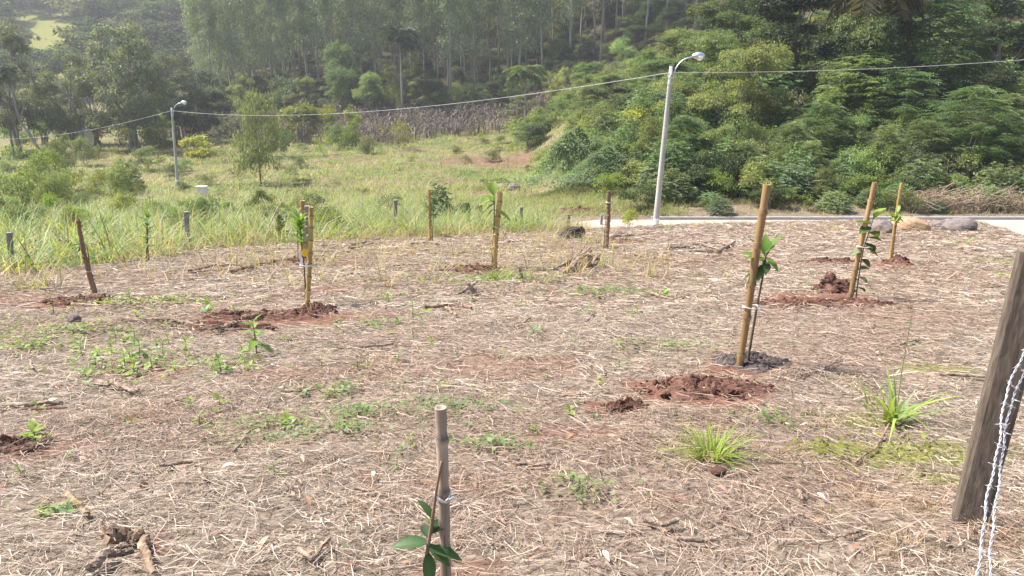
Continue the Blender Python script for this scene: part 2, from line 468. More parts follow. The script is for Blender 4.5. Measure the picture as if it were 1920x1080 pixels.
# kerb of separate stones along the far side of the road
kb = empty('kerb', (7.0, 36.75, ROAD_Z)); tag(kb, 'row of grey concrete kerb stones along the far side of the road', None, None, 'structure')
mb = MB()
b = .012
prof = [(-.075 + b, 0), (-.075, .0), (-.075, .17 - b), (-.075 + b, .17), (.075 - b, .17), (.075, .17 - b), (.075, 0)]
ends = []
for s, xx in enumerate((-.494, .494)): ends.append([(xx, y, z - .03) for y, z in prof[1:]])
n = len(ends[0]); Vk = np.array(ends[0] + ends[1]); Fk = [(i, i + 1, n + i + 1, n + i) for i in range(n - 1)] + [(0, 1, 2, 3), (0, 3, 4, 5), (n + 3, n + 2, n + 1, n), (n + 5, n + 4, n + 3, n)]
stone_me = mesh_np('kerb_stone', Vk, np.array(Fk), np.ones((len(Vk), 3)))
stone_me.materials.append(M['kerb'])
for i in range(34):
    o = link('kerb_stone', stone_me, None, kb); o.location = (i * 1.0 + .5, random.uniform(-.006, .006), random.uniform(-.003, .003))
    o.rotation_euler = (random.uniform(-.015, .015), random.uniform(-.002, .002), random.uniform(-.005, .005))

# ------------------------------------------------------------------ ribbons: straw and blades
def ribbons(P, D, B, S, L, W, K=3, taper=1.0, fold=0.0):
    n = len(P); t = np.linspace(0, 1, K)[None, :, None]
    L = np.broadcast_to(L, (n,))[:, None, None]; W = np.broadcast_to(W, (n,))[:, None, None]
    c = P[:, None, :] + D[:, None, :] * L * t + B[:, None, :] * L * t ** 2
    w = W * .5 * (1 - taper * t ** 1.6 * .92)
    V = np.stack([c - S[:, None, :] * w, c + S[:, None, :] * w], 2).reshape(-1, 3)
    base = (np.arange(n) * K * 2)[:, None, None]
    k = (np.arange(K - 1) * 2)[None, :, None]
    F = (base + k + np.array([0, 1, 3, 2])[None, None, :]).reshape(-1, 4)
    return V, F

def frand(n, a, b): return rng.uniform(a, b, n)

# dry straw mulch over the plot
def straw_band(y0, y1, dens, L0, L1, W0, W1, lift):
    wid = lambda y: .74 * y * 1.04 + 1.3
    area = sum((wid(q) * 2) * .1 for q in np.arange(y0, y1, .1))
    n = int(area * dens)
    y = np.sqrt(frand(n, y0 ** 2, y1 ** 2)); x = frand(n, -1, 1) * wid(y)
    keep = rng.uniform(size=n) < field_mask(x, y) * (1 - road_mask(x, y)) * (1 - .78 * bare_mask(x, y)) * (1 - .35 * moss_mask(x, y)) * (.42 + .58 * sstep(-.5, .35, .6 * lump(x, y, 2.3, 5) + .5 * lump(x, y, 5.1, 2)))
    x, y = x[keep], y[keep]; n = len(x)
    sw = 1.1 * np.sin(x * .9 + 1.1 * np.sin(y * .7)) + .8 * np.sin(y * 1.3 + x * .5) + rng.normal(0, 1.25, n)
    L = frand(n, L0, L1) * (.35 + .65 * rng.uniform(size=n) ** 1.5) ; W = frand(n, W0, W1)
    tilt = rng.normal(0, .10, n)
    D = np.stack([np.cos(sw) * np.cos(tilt), np.sin(sw) * np.cos(tilt), np.sin(tilt)], 1)
    x0 = x - D[:, 0] * L * .5; y0_ = y - D[:, 1] * L * .5
    # follow the slope: rise of the ground from one end to the other
    x1 = x + D[:, 0] * L * .5; y1_ = y + D[:, 1] * L * .5
    z0 = hgt(x0, y0_); z1 = hgt(x1, y1_)
    D[:, 2] += (z1 - z0) / L
    bend = rng.normal(0, .16, n)
    B = np.stack([-np.sin(sw) * bend, np.cos(sw) * bend, -np.abs(rng.normal(0, .05, n))], 1)
    roll = rng.normal(0, .6, n)
    S = np.stack([-np.sin(sw) * np.cos(roll), np.cos(sw) * np.cos(roll), np.sin(roll)], 1)
    z = z0 + .004 + lift * (.6 + .8 * sstep(-.2, .5, lump(x, y, 3.7, 1))) * rng.uniform(size=n) ** 1.6 + np.abs(D[:, 2] - (z1 - z0) / L) * L * .5
    P = np.stack([x0, y0_, z], 1)
    V, F = ribbons(P, D, B, S, L, W, 3, .55)
    pal = np.array([(.34, .278, .22), (.41, .345, .28), (.265, .21, .16), (.185, .136, .10), (.43, .375, .315), (.29, .22, .165), (.135, .098, .075)])
    ci = rng.choice(7, n, p=[.23, .15, .20, .16, .05, .13, .08])
    c = pal[ci] * (1 + .18 * rng.normal(size=(n, 1)))
    w_ = sstep(-.4, .5, lump(x, y, .8, 3.3))[:, None]; c = c * (1.08 - .2 * w_ * np.array([.6, 1.0, 1.1]))
    return V, F, np.repeat(np.clip(c, .03, .85), 6, axis=0)

mb = MB()
for a in [(1.7, 4.2, 4200, .04, .21, .0018, .0044, .035), (4.2, 8, 1800, .06, .26, .0027, .0062, .04), (8, 15, 600, .10, .34, .006, .012, .045), (15, 37, 95, .2, .5, .014, .028, .05)]:
    mb.add(*straw_band(*a))
nfl = 16000
y = np.sqrt(frand(nfl, 1.8 ** 2, 16 ** 2)); x = frand(nfl, -1, 1) * (.78 * y + 1.2)
kp = rng.uniform(size=nfl) < field_mask(x, y) * (1 - road_mask(x, y)) * (1 - .6 * bare_mask(x, y)) * (.25 + .75 * sstep(-.2, .5, lump(x, y, 1.5, 8)))
x, y = x[kp], y[kp]; n = len(x); a = frand(n, 0, 6.28)
D = np.stack([np.cos(a), np.sin(a), rng.normal(0, .25, n)], 1); N = nrm(np.stack([rng.normal(0, .35, n), rng.normal(0, .35, n), np.ones(n)], 1))
sz = frand(n, .015, .05) * (.7 + y * .06)
V, F = leafquads(np.stack([x, y, hgt(x, y) + frand(n, .012, .045)], 1), D, N, sz, sz * frand(n, .25, .6), -.1)
pal2 = np.array([(.21, .12, .075), (.29, .19, .125), (.16, .10, .07), (.36, .27, .19), (.25, .145, .095)])
mb.add(V, F, rep4(pal2[rng.choice(5, n)] * (1 + .2 * rng.uniform(-1, 1, (n, 1)))))
tag(mb.build('straw', M['straw']), 'loose dry straw mulch strewn over the whole plot', 'straw', None, 'stuff')

# ------------------------------------------------------------------ grass masses
def clump_blades(px, py, nb, L0, L1, W, spread, lean, cols, dry=0.0, K=4, zoff=0.0):
    """blades in clumps: px, py are clump centres"""
    n = len(px) * nb
    cx = np.repeat(px, nb); cy = np.repeat(py, nb)
    a = frand(n, 0, 2 * np.pi); r = spread * np.sqrt(rng.uniform(size=n))
    x = cx + np.cos(a) * r; y = cy + np.sin(a) * r
    z = hgt(x, y) - .02 + zoff
    a2 = a + rng.normal(0, .7, n); ln = np.abs(rng.normal(lean, lean * .6, n))
    D = nrm(np.stack([np.cos(a2) * ln, np.sin(a2) * ln, np.ones(n)], 1))
    cl = np.repeat(rng.uniform(.55, 1.2, len(px)) * (1 + .35 * lump(px, py, .9, 6)), nb)
    L = frand(n, L0, L1) * cl
    bd = frand(n, .1, .75)
    B = np.stack([np.cos(a2) * bd, np.sin(a2) * bd, -bd * .75], 1)
    S = np.stack([-np.sin(a2), np.cos(a2), frand(n, -.3, .3)], 1)
    V, F = ribbons(np.stack([x, y, z], 1), D, B, nrm(S), L, W * frand(n, .6, 1.3), K, 1.0)
    cols = np.asarray(cols)
    ci = np.repeat(rng.choice(len(cols), len(px)), nb)
    c = cols[ci] * (1 + .22 * rng.uniform(-1, 1, (n, 1)))
    if dry:
        d = rng.uniform(size=n) < dry
        c[d] = np.array([.29, .24, .165]) * (1 + .25 * rng.uniform(-1, 1, (d.sum(), 1)))
    return V, F, np.repeat(np.clip(c, .01, .8), K * 2, axis=0)

def scatter(n, x0, x1, y0, y1, maskf):
    x = frand(n, x0, x1); y = frand(n, y0, y1)
    k = rng.uniform(size=n) < maskf(x, y)
    return x[k], y[k]

GREEN = [(.16, .22, .065), (.22, .28, .095), (.26, .31, .12), (.10, .155, .045)]
YELL = [(.28, .29, .14), (.33, .31, .19), (.23, .27, .11), (.19, .24, .085)]
def infr(x, y): return (np.abs(x) < .76 * y + 3)
mb = MB()
# lush tall grass behind the left fence
outside = lambda x, y: (1 - field_mask(x, y)) * infr(x, y) * (x < 2.5) * np.where(x > -3, (y < 33), 1)
x, y = scatter(3000, -36, 3, 12, 36, outside)
mix = lump(x, y, .55, 1.0)
for sel, cols, dry in ((mix > .1, GREEN, .06), (mix <= .1, YELL + GREEN[:2], .25)):
    mb.add(*clump_blades(x[sel], y[sel], 20, .4, 1.35, .029, .5, .6, cols, dry))
x, y = scatter(4200, -52, 1, 34, 62, lambda x, y: infr(x, y) * (x < -1 + 0 * y) * (1 - bank_mask(x, y)))
mix = lump(x, y, .3, 2.0)
for sel, cols, dry in ((mix > 0, GREEN, .1), (mix <= 0, YELL + GREEN[2:3], .25)):
    mb.add(*clump_blades(x[sel], y[sel], 11, .4, 1.2, .038, .6, .6, cols, dry, 3))
x, y = scatter(700, -30, 0, 16, 40, lambda x, y: outside(x, y) * (lump(x, y, .7, 9) > .35))
mb.add(*clump_blades(x, y, 18, .6, 1.45, .04, .35, .6, [(.17, .26, .07), (.22, .30, .09)], .02))
x, y = scatter(900, -40, 2, 16, 60, lambda x, y: outside(x, y) * (lump(x, y, .5, 4) < -.1))
mb.add(*clump_blades(x, y, 9, .9, 1.8, .012, .3, .3, [(.46, .40, .27), (.42, .34, .22), (.5, .45, .33)], .2))
# brown dead fringe along the fence
x, y = scatter(9000, -16, 3, 10, 33, lambda x, y: np.exp(-((1 - field_mask(x, y - .3) - .5) / .35) ** 2) * infr(x, y) * (.3 + .7 * sstep(-.4, .3, lump(x, y, .9, 1.5))))
mb.add(*clump_blades(x, y, 11, .3, .85, .016, .25, .8, [(.28, .21, .13), (.22, .16, .10), (.33, .27, .17), (.26, .25, .1)], .35, 4))
x, y = scatter(420, -15, -1, 8, 26, lambda x, y: field_mask(x, y) * (1 - field_mask(x, y + 1.8)) * infr(x, y) * .7)
mb.add(*clump_blades(x, y, 12, .15, .5, .012, .12, .6, GREEN + GREEN + YELL, .2, 4))
tag(mb.build('tall_grass', M['grass']), 'tall lush grass growing wild behind the fence', 'grass', None, 'stuff')

mb = MB()
x, y = scatter(9000, -85, 8, 60, 124, lambda x, y: infr(x, y) * (x < 4) * (1 - bank_mask(x, y)) * (.5 + .5 * sstep(-.6, .4, lump(x, y, .2, 4))))
mix = lump(x, y, .13, 7.0)
for sel, cols, dry in ((mix > -.1, GREEN + YELL[2:], .10), (mix <= -.1, YELL + [(.30, .23, .14)], .25)):
    mb.add(*clump_blades(x[sel], y[sel], 7, .3, 1.1, .06, .6, .6, cols, dry, 3))
# grass on the bank to the right and along the road verge
x, y = scatter(900, 1, 34, 37.1, 41.0, lambda x, y: .9 + 0 * x)
mb.add(*clump_blades(x, y, 9, .2, .6, .02, .25, .6, [(.17, .20, .06), (.28, .24, .12), (.33, .26, .16), (.14, .18, .05)], .3, 3))
x, y = scatter(1500, -6, 14, 34, 80, lambda x, y: infr(x, y) * (1 - road_mask(x, y)) * ((y > 39) | (x < 2)) * (1 - bank_mask(x, y)))
mb.add(*clump_blades(x, y, 9, .3, .9, .035, .4, .5, GREEN + YELL, .2, 3))
x, y = scatter(1500, -3, 9, 37.0, 50, lambda x, y: 1 - road_mask(x, y) * (y < 37.2))
mb.add(*clump_blades(x, y, 10, .25, .8, .026, .3, .6, GREEN + YELL[2:], .2, 3))
x, y = scatter(1600, -8, 40, 80, 135, lambda x, y: infr(x, y) * (x > 2))
mb.add(*clump_blades(x, y, 8, .5, 1.3, .07, .7, .5, GREEN + YELL, .1, 3))
tag(mb.build('meadow_grass', M['grass']), 'rough green and yellow meadow grass on the valley floor', 'grass', None, 'stuff')

# maize left to dry on the stalk at the foot of the forest
ncorn = 4300
cx_ = frand(ncorn, -62, 10); cy_ = frand(ncorn, 114, 152)
ok = (cy_ > np.interp(cx_, [-62, -48, -40, -30, -22, -12, 10], [128, 126, 120, 112, 108, 120, 128])) & (lump(cx_, cy_, .3, 8) > -.45) & (cy_ < np.interp(cx_, [-62, -40, -35, 10], [138, 138, 150, 152]))
cx_, cy_ = cx_[ok], cy_[ok]; n = len(cx_)
cz = hgt(cx_, cy_); hh = frand(n, 1.8, 3.2) * (1 + .3 * lump(cx_, cy_, .35, 2))
mb = MB()
P = np.stack([cx_, cy_, cz], 1); D = nrm(np.stack([rng.normal(0, .1, n), rng.normal(0, .1, n), np.ones(n)], 1))
for ang in (0, np.pi / 2):
    S = np.tile([math.cos(ang), math.sin(ang), 0], (n, 1))
    V, F = ribbons(P, D, np.zeros((n, 3)), S, hh, .09, 3, .6); mb.add(V, F, np.repeat(vary((.16, .13, .11), n, .3), 6, 0))
for k in range(7):
    a = frand(n, 0, 6.28); t = frand(n, .25, .95)
    P2 = P + D * (hh * t)[:, None]
    d2 = nrm(np.stack([np.cos(a), np.sin(a), frand(n, .3, 1.2)], 1))
    B = np.stack([np.cos(a) * .3, np.sin(a) * .3, -frand(n, .9, 1.7)], 1)
    S = np.stack([-np.sin(a), np.cos(a), frand(n, -.5, .5)], 1)
    V, F = ribbons(P2, d2, B, nrm(S), frand(n, .55, 1.0), .13, 4, .9)
    mb.add(V, F, np.repeat(vary((.235, .20, .18) if k % 2 else (.14, .115, .10), n, .35), 8, 0))
tag(mb.build('dry_maize', M['dry']), 'field of grey brown dried maize stalks below the forest', 'maize', None, 'stuff')

# ------------------------------------------------------------------ plants: mesh kits
def limbs(mb, base, tips, r0, wob=.12, sides=6, col=(1, 1, 1), fork=.35):
    """a trunk that splits into limbs reaching the tips"""
    base = np.asarray(base, float); tips = np.asarray(tips, float)
    cen = tips.mean(0)
    hub = base + (cen - base) * fork; hub[:2] = base[:2] + (cen[:2] - base[:2]) * fork * .6
    q = np.linspace(0, 1, 5)[:, None]
    P = base + (hub - base) * q; P[1:4, :2] += rng.normal(0, wob, (3, 2)) * .6
    mb.add(*tube(P, np.linspace(r0 * 1.25, r0 * .8, 5), sides + 2), col)
    for t in tips:
        q = np.linspace(0, 1, 5)[:, None]
        P2 = hub + (t - hub) * q; P2[:, 2] += np.sin(q[:, 0] * np.pi) * np.linalg.norm(t - hub) * .08
        P2[1:4] += rng.normal(0, wob, (3, 3)); P2[0] = P[-1] - (hub - base) * .05
        mb.add(*tube(P2, np.linspace(r0 * .5, r0 * .1, 5), sides), col)

def lobes_in(n, rx, ry, z0, z1, lob, top=.75):
    """lobe centres inside a crown body standing from z0 to z1"""
    out = []
    for _ in range(n):
        z = rng.uniform(0, 1) ** .8
        w = math.sin(math.pi * (.12 + .88 * (1 - abs(z - .45) / .75 if z > .45 else .55 + z))) if False else (1 - (abs(z - .42) / .62) ** 2.2)
        w = max(.18, w)
        a = rng.uniform(0, 2 * math.pi); r = math.sqrt(rng.uniform(.1, 1)) * w
        s = lob * rng.uniform(.65, 1.25)
        out.append((math.cos(a) * r * rx, math.sin(a) * r * ry, z0 + z * (z1 - z0), s))
    return out

def crown_leaves(mb, lobes, per, leaf, wid, base, amt=.3, yellow=.3, hang=0.0, clump=14, csz=.32, flat=.75):
    for (x, y, z, s) in lobes:
        nc = max(4, int(per * s * s / clump))
        d = sph(nc); d[:, 2] = np.where(d[:, 2] < -.35, -d[:, 2] * .6, d[:, 2])
        rr = s * (1 - .55 * rng.uniform(size=(nc, 1)) ** 2.2)
        C = np.array([x, y, z]) + d * rr * np.array([1, 1, flat])
        n = nc * clump
        Cn = np.repeat(C, clump, 0); dn = np.repeat(d, clump, 0)
        P = Cn + rng.normal(0, csz * .55, (n, 3)) * np.array([1, 1, .6])
        D = nrm(dn * .8 + rng.normal(0, .65, (n, 3)) + np.array([0, 0, -.25 - hang]))
        N = nrm(dn * .5 + np.array([0, 0, .9]) + rng.normal(0, .35, (n, 3)))
        sz = frand(n, .6, 1.25)
        V, F = leafquads(P, D, N, leaf * sz, wid * sz, .15 + hang * .2)
        cv = np.repeat(vary(base, nc, amt, yellow), clump, 0) * (1 + .15 * rng.uniform(-1, 1, (n, 1)))
        mb.add(V, F, rep4(cv))

def fronds(mb, P, D, L, npair, leafl, leafw, base, droop=.35, amt=.25, yellow=.3):
    """feather leaves: P origin, D start direction per frond"""
    n = len(P); D = nrm(D); up = np.array([0, 0, 1.0])
    S = nrm(np.cross(D, up))
    L = np.broadcast_to(L, (n,))
    cc = vary(base, n, amt, yellow)
    for t in np.linspace(.15, 1, npair):
        c = P + D * (L * t)[:, None]; c[:, 2] -= droop * L * t * t
        tan = D.copy(); tan[:, 2] -= 2 * droop * t; tan = nrm(tan)
        for sg in (-1, 1):
            d = nrm(S * sg + tan * .45 + rng.normal(0, .12, (n, 3)) - up * .12)
            ll = leafl * (1.15 - .75 * abs(t - .5) * 1.3) * frand(n, .8, 1.2)
            N = nrm(np.cross(d, tan) * -sg); N[:, 2] = np.abs(N[:, 2])
            V, F = leafquads(c, d, N, ll, leafw, .12)
            mb.add(V, F, rep4(cc))

KIT = {}
def kit(key, fn, nvar):
    KIT[key] = []
    for i in range(nvar):
        st, cr = fn(i)
        KIT[key].append((st, cr))

def k_broad(i, hh=8.0, rr=3.6, nl=20, leaf=.20, base=(.11, .155, .055), per=1000, z0=.06, yellow=.35, lob=1.35, hang=.1):
    L = lobes_in(nl, rr, rr, hh * z0 + .6, hh - .9, lob)
    L = [(a * rng.uniform(.55, 1.3) + rng.normal(0, .35), b * rng.uniform(.55, 1.3) + rng.normal(0, .35), c + rng.normal(0, .4), d * rng.choice([.45, .7, .95, 1.2])) for a, b, c, d in L]
    L += [(rng.normal(0, .9), rng.normal(0, .9), hh - rng.uniform(.5, 1.2), lob * rng.uniform(.35, .7)) for _ in range(3)]
    st = MB(); tips = [(a, b, c) for a, b, c, s in L[::3]]
    limbs(st, (0, 0, -.3), tips, .16 * hh / 8)
    cr = MB(); crown_leaves(cr, L, per, leaf, leaf * .55, base, .35, yellow, hang)
    return st.mesh('trunk', True), cr.mesh('crown')
kit('broad', lambda i: k_broad(i), 3)
kit('vine', lambda i: k_broad(i, 8, 3.1, 22, .165, (.125, .17, .065), 1150, .0, .5, 1.15, .35), 2)
kit('dark', lambda i: k_broad(i, 9, 3.8, 18, .20, (.034, .055, .022), 800, .05, .1, 1.4, .2), 2)

def k_feather(i, base=(.12, .175, .08), yellow=.4):
    hh = 8.0; st = MB(); cr = MB()
    tips = []
    for lev in range(9):
        z = 1.2 + lev * .8; w = 3.6 * (1 - (abs(z - 3.6) / 5.2) ** 1.6)
        for a in np.linspace(0, 2 * np.pi, 6, endpoint=False) + rng.uniform(0, 1.5):
            r = w * rng.uniform(.55, 1.0)
            tips.append((math.cos(a) * r, math.sin(a) * r, z + rng.uniform(-.4, .4)))
    limbs(st, (0, 0, -.3), tips[::4], .15, .1)
    tips = np.array(tips)
    for t in tips:
        n = 21
        a0 = math.atan2(t[1], t[0])
        a = a0 + rng.normal(0, .95, n)
        P = t + rng.normal(0, .42, (n, 3)) * np.array([1, 1, .4]) - np.array([math.cos(a0), math.sin(a0), 0]) * .5
        D = np.stack([np.cos(a), np.sin(a), frand(n, -.05, .5)], 1)
        fronds(cr, P, D, frand(n, .7, 1.25), 6, .34, .085, base, .38, .3, yellow)
    return st.mesh('trunk', True), cr.mesh('crown')
kit('feather', lambda i: k_feather(i), 3)
kit('feather_dark', lambda i: k_feather(i, (.065, .11, .06), .2), 2)

def k_palmate(i, base=(.125, .185, .085), yellow=.3, hh=2.4):
    """soft shrub of hand-shaped leaves held out flat"""
    st = MB(); cr = MB(); tips = []
    for s in range(7):
        a = rng.uniform(0, 6.28); r = rng.uniform(.2, 1.15)
        tips.append((math.cos(a) * r, math.sin(a) * r, hh * rng.uniform(.6, .95)))
    limbs(st, (0, 0, -.15), tips, .05, .05, 5, fork=.15)
    n = 560
    d = sph(n); d[:, 2] = np.abs(d[:, 2])
    C = d * np.array([1.45, 1.45, hh * .82]) * (1 - .5 * rng.uniform(size=(n, 1)) ** 2) + np.array([0, 0, .2]) + rng.normal(0, .15, (n, 3))
    cc = vary(base, n, .35, yellow); tl_ = rng.normal(0, .38, (n, 3)) + d * .25
    for k in range(6):
        a = k / 6 * 2 * np.pi + rng.uniform(0, 6.28, n) * 0 + frand(n, 0, .4)
        D = np.stack([np.cos(a), np.sin(a), np.full(n, -.2)], 1) + tl_
        N = nrm(np.array([0, 0, 1.0]) + tl_ * 1.4 + d * .4)
        V, F = leafquads(C, D, N, frand(n, .15, .25), .075, .2)
        cr.add(V, F, rep4(cc))
    return st.mesh('stems', True), cr.mesh('foliage')
kit('palmate', lambda i: k_palmate(i), 4)
kit('bluish', lambda i: k_palmate(i, (.125, .18, .10), .1, 2.2), 3)

def k_bush(i, base=(.13, .175, .062), yellow=.5, leaf=.125, hh=2.2, rr=1.25, per=1250, lob=.6):
    L = lobes_in(11, rr * 1.05, rr * 1.05, .25, hh - .4, lob * .95); L = [(a * rng.uniform(.7, 1.35), b * rng.uniform(.7, 1.35), c, d * rng.uniform(.6, 1.2)) for a, b, c, d in L]
    st = MB(); limbs(st, (0, 0, -.15), [(a, b, c) for a, b, c, s in L[::3]], .045, .05, 5, fork=.12)
    cr = MB(); crown_leaves(cr, L, per, leaf, leaf * .5, base, .3, yellow, .05, 10, .2, .85)
    return st.mesh('stems', True), cr.mesh('foliage')
kit('bush', lambda i: k_bush(i), 4)
kit('yellow', lambda i: k_bush(i, (.19, .23, .045), .5, .17), 2)
kit('limebush', lambda i: k_bush(i, (.15, .20, .04), .6, .15, per=760), 2)
kit('darkbush', lambda i: k_bush(i, (.055, .085, .03), .2, .15), 2)
kit('greybush', lambda i: k_bush(i, (.15, .165, .10), .2, .16, per=200), 2)

def k_mound(i):
    """creeper draped over a low mound"""
    cr = MB(); st = MB()
    n = 15000
    x = rng.normal(0, 1.15, n); y = rng.normal(0, .8, n)
    z = 1.75 * np.exp(-(x / 1.7) ** 4 - (y / 1.2) ** 4) * (1 + .18 * np.sin(x * 3 + 1) * np.sin(y * 4)) * (1 + .2 * np.sin(x * 7 + y * 5)) + rng.normal(0, .1, n)
    z = np.maximum(z, rng.uniform(.03, .35, n))
    D = np.stack([x * .4 + rng.normal(0, .6, n), y * .4 + rng.normal(0, .6, n), frand(n, -.5, .1)], 1)
    N = nrm(np.stack([x * .25, y * .3, np.ones(n)], 1) + rng.normal(0, .2, (n, 3)))
    V, F = leafquads(np.stack([x, y, z], 1), D, N, frand(n, .06, .12), frand(n, .045, .085), .3)
    cr.add(V, F, rep4(vary((.135, .185, .095), n, .35, .3)))
    limbs(st, (0, 0, -.2), [(.9, .2, 1.1), (-.8, .1, 1.1), (.2, -.3, 1.3)], .05, .08, 5, fork=.2)
    return st.mesh('stems', True), cr.mesh('foliage')
kit('mound', k_mound, 1)

def k_grey(i):
    """old roadside tree: several bare stems under a wide thin crown"""
    hh = 14.0; L = []
    for k in range(38):
        a = rng.uniform(0, 6.28); zz = rng.uniform(0, 1)
        r = math.sqrt(rng.uniform(.05, 1)) * 5.6 * (1 - (abs(zz - .45) / .66) ** 2.4 if abs(zz - .45) < .64 else .15)
        L.append((math.cos(a) * r, math.sin(a) * r * .8, 2.9 + zz * (hh - 4.2), rng.uniform(1.1, 1.8)))
    st = MB()
    for s in range(4):
        b = (rng.uniform(-1.5, 1.5), rng.uniform(-1, 1), -.3)
        limbs(st, b, [(a, c, d) for a, c, d, e in L[s::4]], rng.uniform(.14, .24), .22, 6, fork=.5)
    cr = MB(); crown_leaves(cr, L, 210, .32, .18, (.11, .135, .08), .3, .2, .15, 12, .42)
    return st.mesh('trunk', True), cr.mesh('crown')
kit('grey', k_grey, 3)

def k_euc(i):
    hh = 27.0; st = MB(); cr = MB()
    q = np.linspace(0, 1, 9)
    P = np.stack([np.cumsum(rng.normal(0, .12, 9)), np.cumsum(rng.normal(0, .12, 9)), q * hh - .4], 1)
    st.add(*tube(P, np.interp(q, [0, 1], [.21, .04]), 7, False))
    C = []
    for k in range(66):
        t = rng.uniform(.2, 1) ** .75
        a = rng.uniform(0, 6.28); r = rng.uniform(.5, 2.1) * (1.15 - .5 * t)
        p0 = np.array([np.interp(t, q, P[:, 0]), np.interp(t, q, P[:, 1]), t * hh])
        tip = p0 + np.array([math.cos(a) * r, math.sin(a) * r, r * rng.uniform(.4, 1.1)])
        if t > .3: st.add(*tube(np.array([p0, (p0 + tip) / 2 + [0, 0, -.08], tip]), [.035, .025, .01], 4, False))
        C.append((tip, .55 + .6 * t))
    for tip, s in C:
        n = int(56 * s * s)
        Pn = tip + rng.normal(0, .55 * s, (n, 3)) * np.array([1, 1, 1.1])
        D = nrm(rng.normal(0, .45, (n, 3)) + np.array([0, 0, -1.0])); N = nrm(rng.normal(0, 1, (n, 3)))
        V, F = leafquads(Pn, D, N, frand(n, .35, .7), frand(n, .1, .19), 0)
        cr.add(V, F, rep4(vary((.15, .19, .12), n, .3, .12)))
    return st.mesh('trunk', True), cr.mesh('crown')
kit('euc', k_euc, 7)

def k_far(i, base=(.05, .075, .04)):
    L = [(rng.normal(0, 1.9), rng.normal(0, 1.9), 5 + rng.uniform(0, 5), rng.uniform(1.5, 2.6)) for _ in range(9)]
    st = MB(); limbs(st, (0, 0, -.5), [(a, b, c) for a, b, c, s in L[::2]], .2, .2, 5, fork=.5)
    cr = MB(); crown_leaves(cr, L, 46, .8, .5, base, .35, .3, .1, 8, .6, .7)
    return st.mesh('trunk', True), cr.mesh('crown')
kit('far', k_far, 4)
kit('far_lime', lambda i: k_far(i, (.12, .15, .05)), 1)
kit('far_pale', lambda i: k_far(i, (.11, .13, .085)), 1)

DIM = {'broad': (8.0, 7.6), 'vine': (8.0, 7.0), 'dark': (9.0, 8.6), 'feather': (8.2, 8.0), 'feather_dark': (8.2, 8.0), 'palmate': (2.4, 3.2), 'bluish': (2.2, 3.2),
       'bush': (2.3, 3.1), 'yellow': (2.3, 3.1), 'limebush': (2.3, 3.1), 'darkbush': (2.3, 3.1), 'greybush': (2.3, 3.1), 'mound': (1.9, 3.8), 'grey': (14, 12), 'euc': (27, 3.6), 'far': (11, 8), 'far_lime': (11, 8), 'far_pale': (11, 8)}
PN = {'broad': ('leafy_tree', 'tree'), 'vine': ('vine_covered_tree', 'tree'), 'dark': ('dark_tree', 'tree'), 'feather': ('feather_leaved_tree', 'tree'), 'feather_dark': ('feather_leaved_tree', 'tree'),
      'palmate': ('shrub', 'shrub'), 'bluish': ('shrub', 'shrub'), 'bush': ('bush', 'bush'), 'yellow': ('bush', 'bush'), 'limebush': ('bush', 'bush'), 'darkbush': ('bush', 'bush'), 'greybush': ('bush', 'bush'),
      'mound': ('creeper_mound', 'creeper'), 'grey': ('roadside_tree', 'tree'), 'euc': ('eucalyptus_tree', 'tree'), 'far': ('hillside_tree', 'tree'), 'far_lime': ('hillside_tree', 'tree'), 'far_pale': ('hillside_tree', 'tree')}
def plant(key, x, y, hgt_, wid, label, group=None, rz=None, var=None, z=None, cat=None, name=None):
    v = KIT[key][rng.integers(len(KIT[key])) if var is None else var % len(KIT[key])]
    h0, w0 = DIM[key]; nm, ct = PN[key]
    o = empty(name or nm, (x, y, H(x, y) if z is None else z), rng.uniform(0, 6.28) if rz is None else rz, (wid / w0 * rng.uniform(.85, 1.25), wid / w0 * rng.uniform(.75, 1.1), hgt_ / h0))
    tag(o, label, cat or ct, group)
    woody = ct == 'tree'
    link('trunk' if woody else 'stems', v[0], M['euc_bark'] if key == 'euc' else M['bark'], o)
    link('crown' if woody else 'foliage', v[1], M['far'] if key.startswith('far') else M['euc'] if key in ('euc', 'grey') else M['leaf'], o)
    return o
def plant_px(key, u, vtop, y, wpx, label, group=None, **kw):
    """top of the plant seen at (u, vtop) of the photograph when it stands y metres off"""
    p = at_y(u, vtop, y); depth = y * CP - (p.z - CAMZ) * SP
    wm = wpx / F_PX * depth; h0, w0 = DIM[key]
    return plant(key, p.x, y, max(.4, p.z - H(p.x, y)), min(wm, 1.5 * max(.6, p.z - H(p.x, y)) * w0 / h0), label, group, **kw)

# ------------------------------------------------------------------ eucalyptus stand on the slope
ne = 0
for r, y in enumerate(np.arange(153, 232, 7.4)):
    for x in np.arange(-68, 84, 4.7 + r * .22):
        xx = x + rng.uniform(-1.5, 1.5); yy = y + rng.uniform(-2.6, 2.6)
        if xx < -63 + (yy - 153) * -.55 or xx > 52 + (yy - 150) * .5: continue
        if ne >= 299: continue
        ne += 1
        plant('euc', xx, yy, rng.uniform(23, 30), rng.uniform(3.4, 4.8), 'tall slender eucalyptus in the dense grey green stand on the slope', 'eucalyptus trees of the stand')

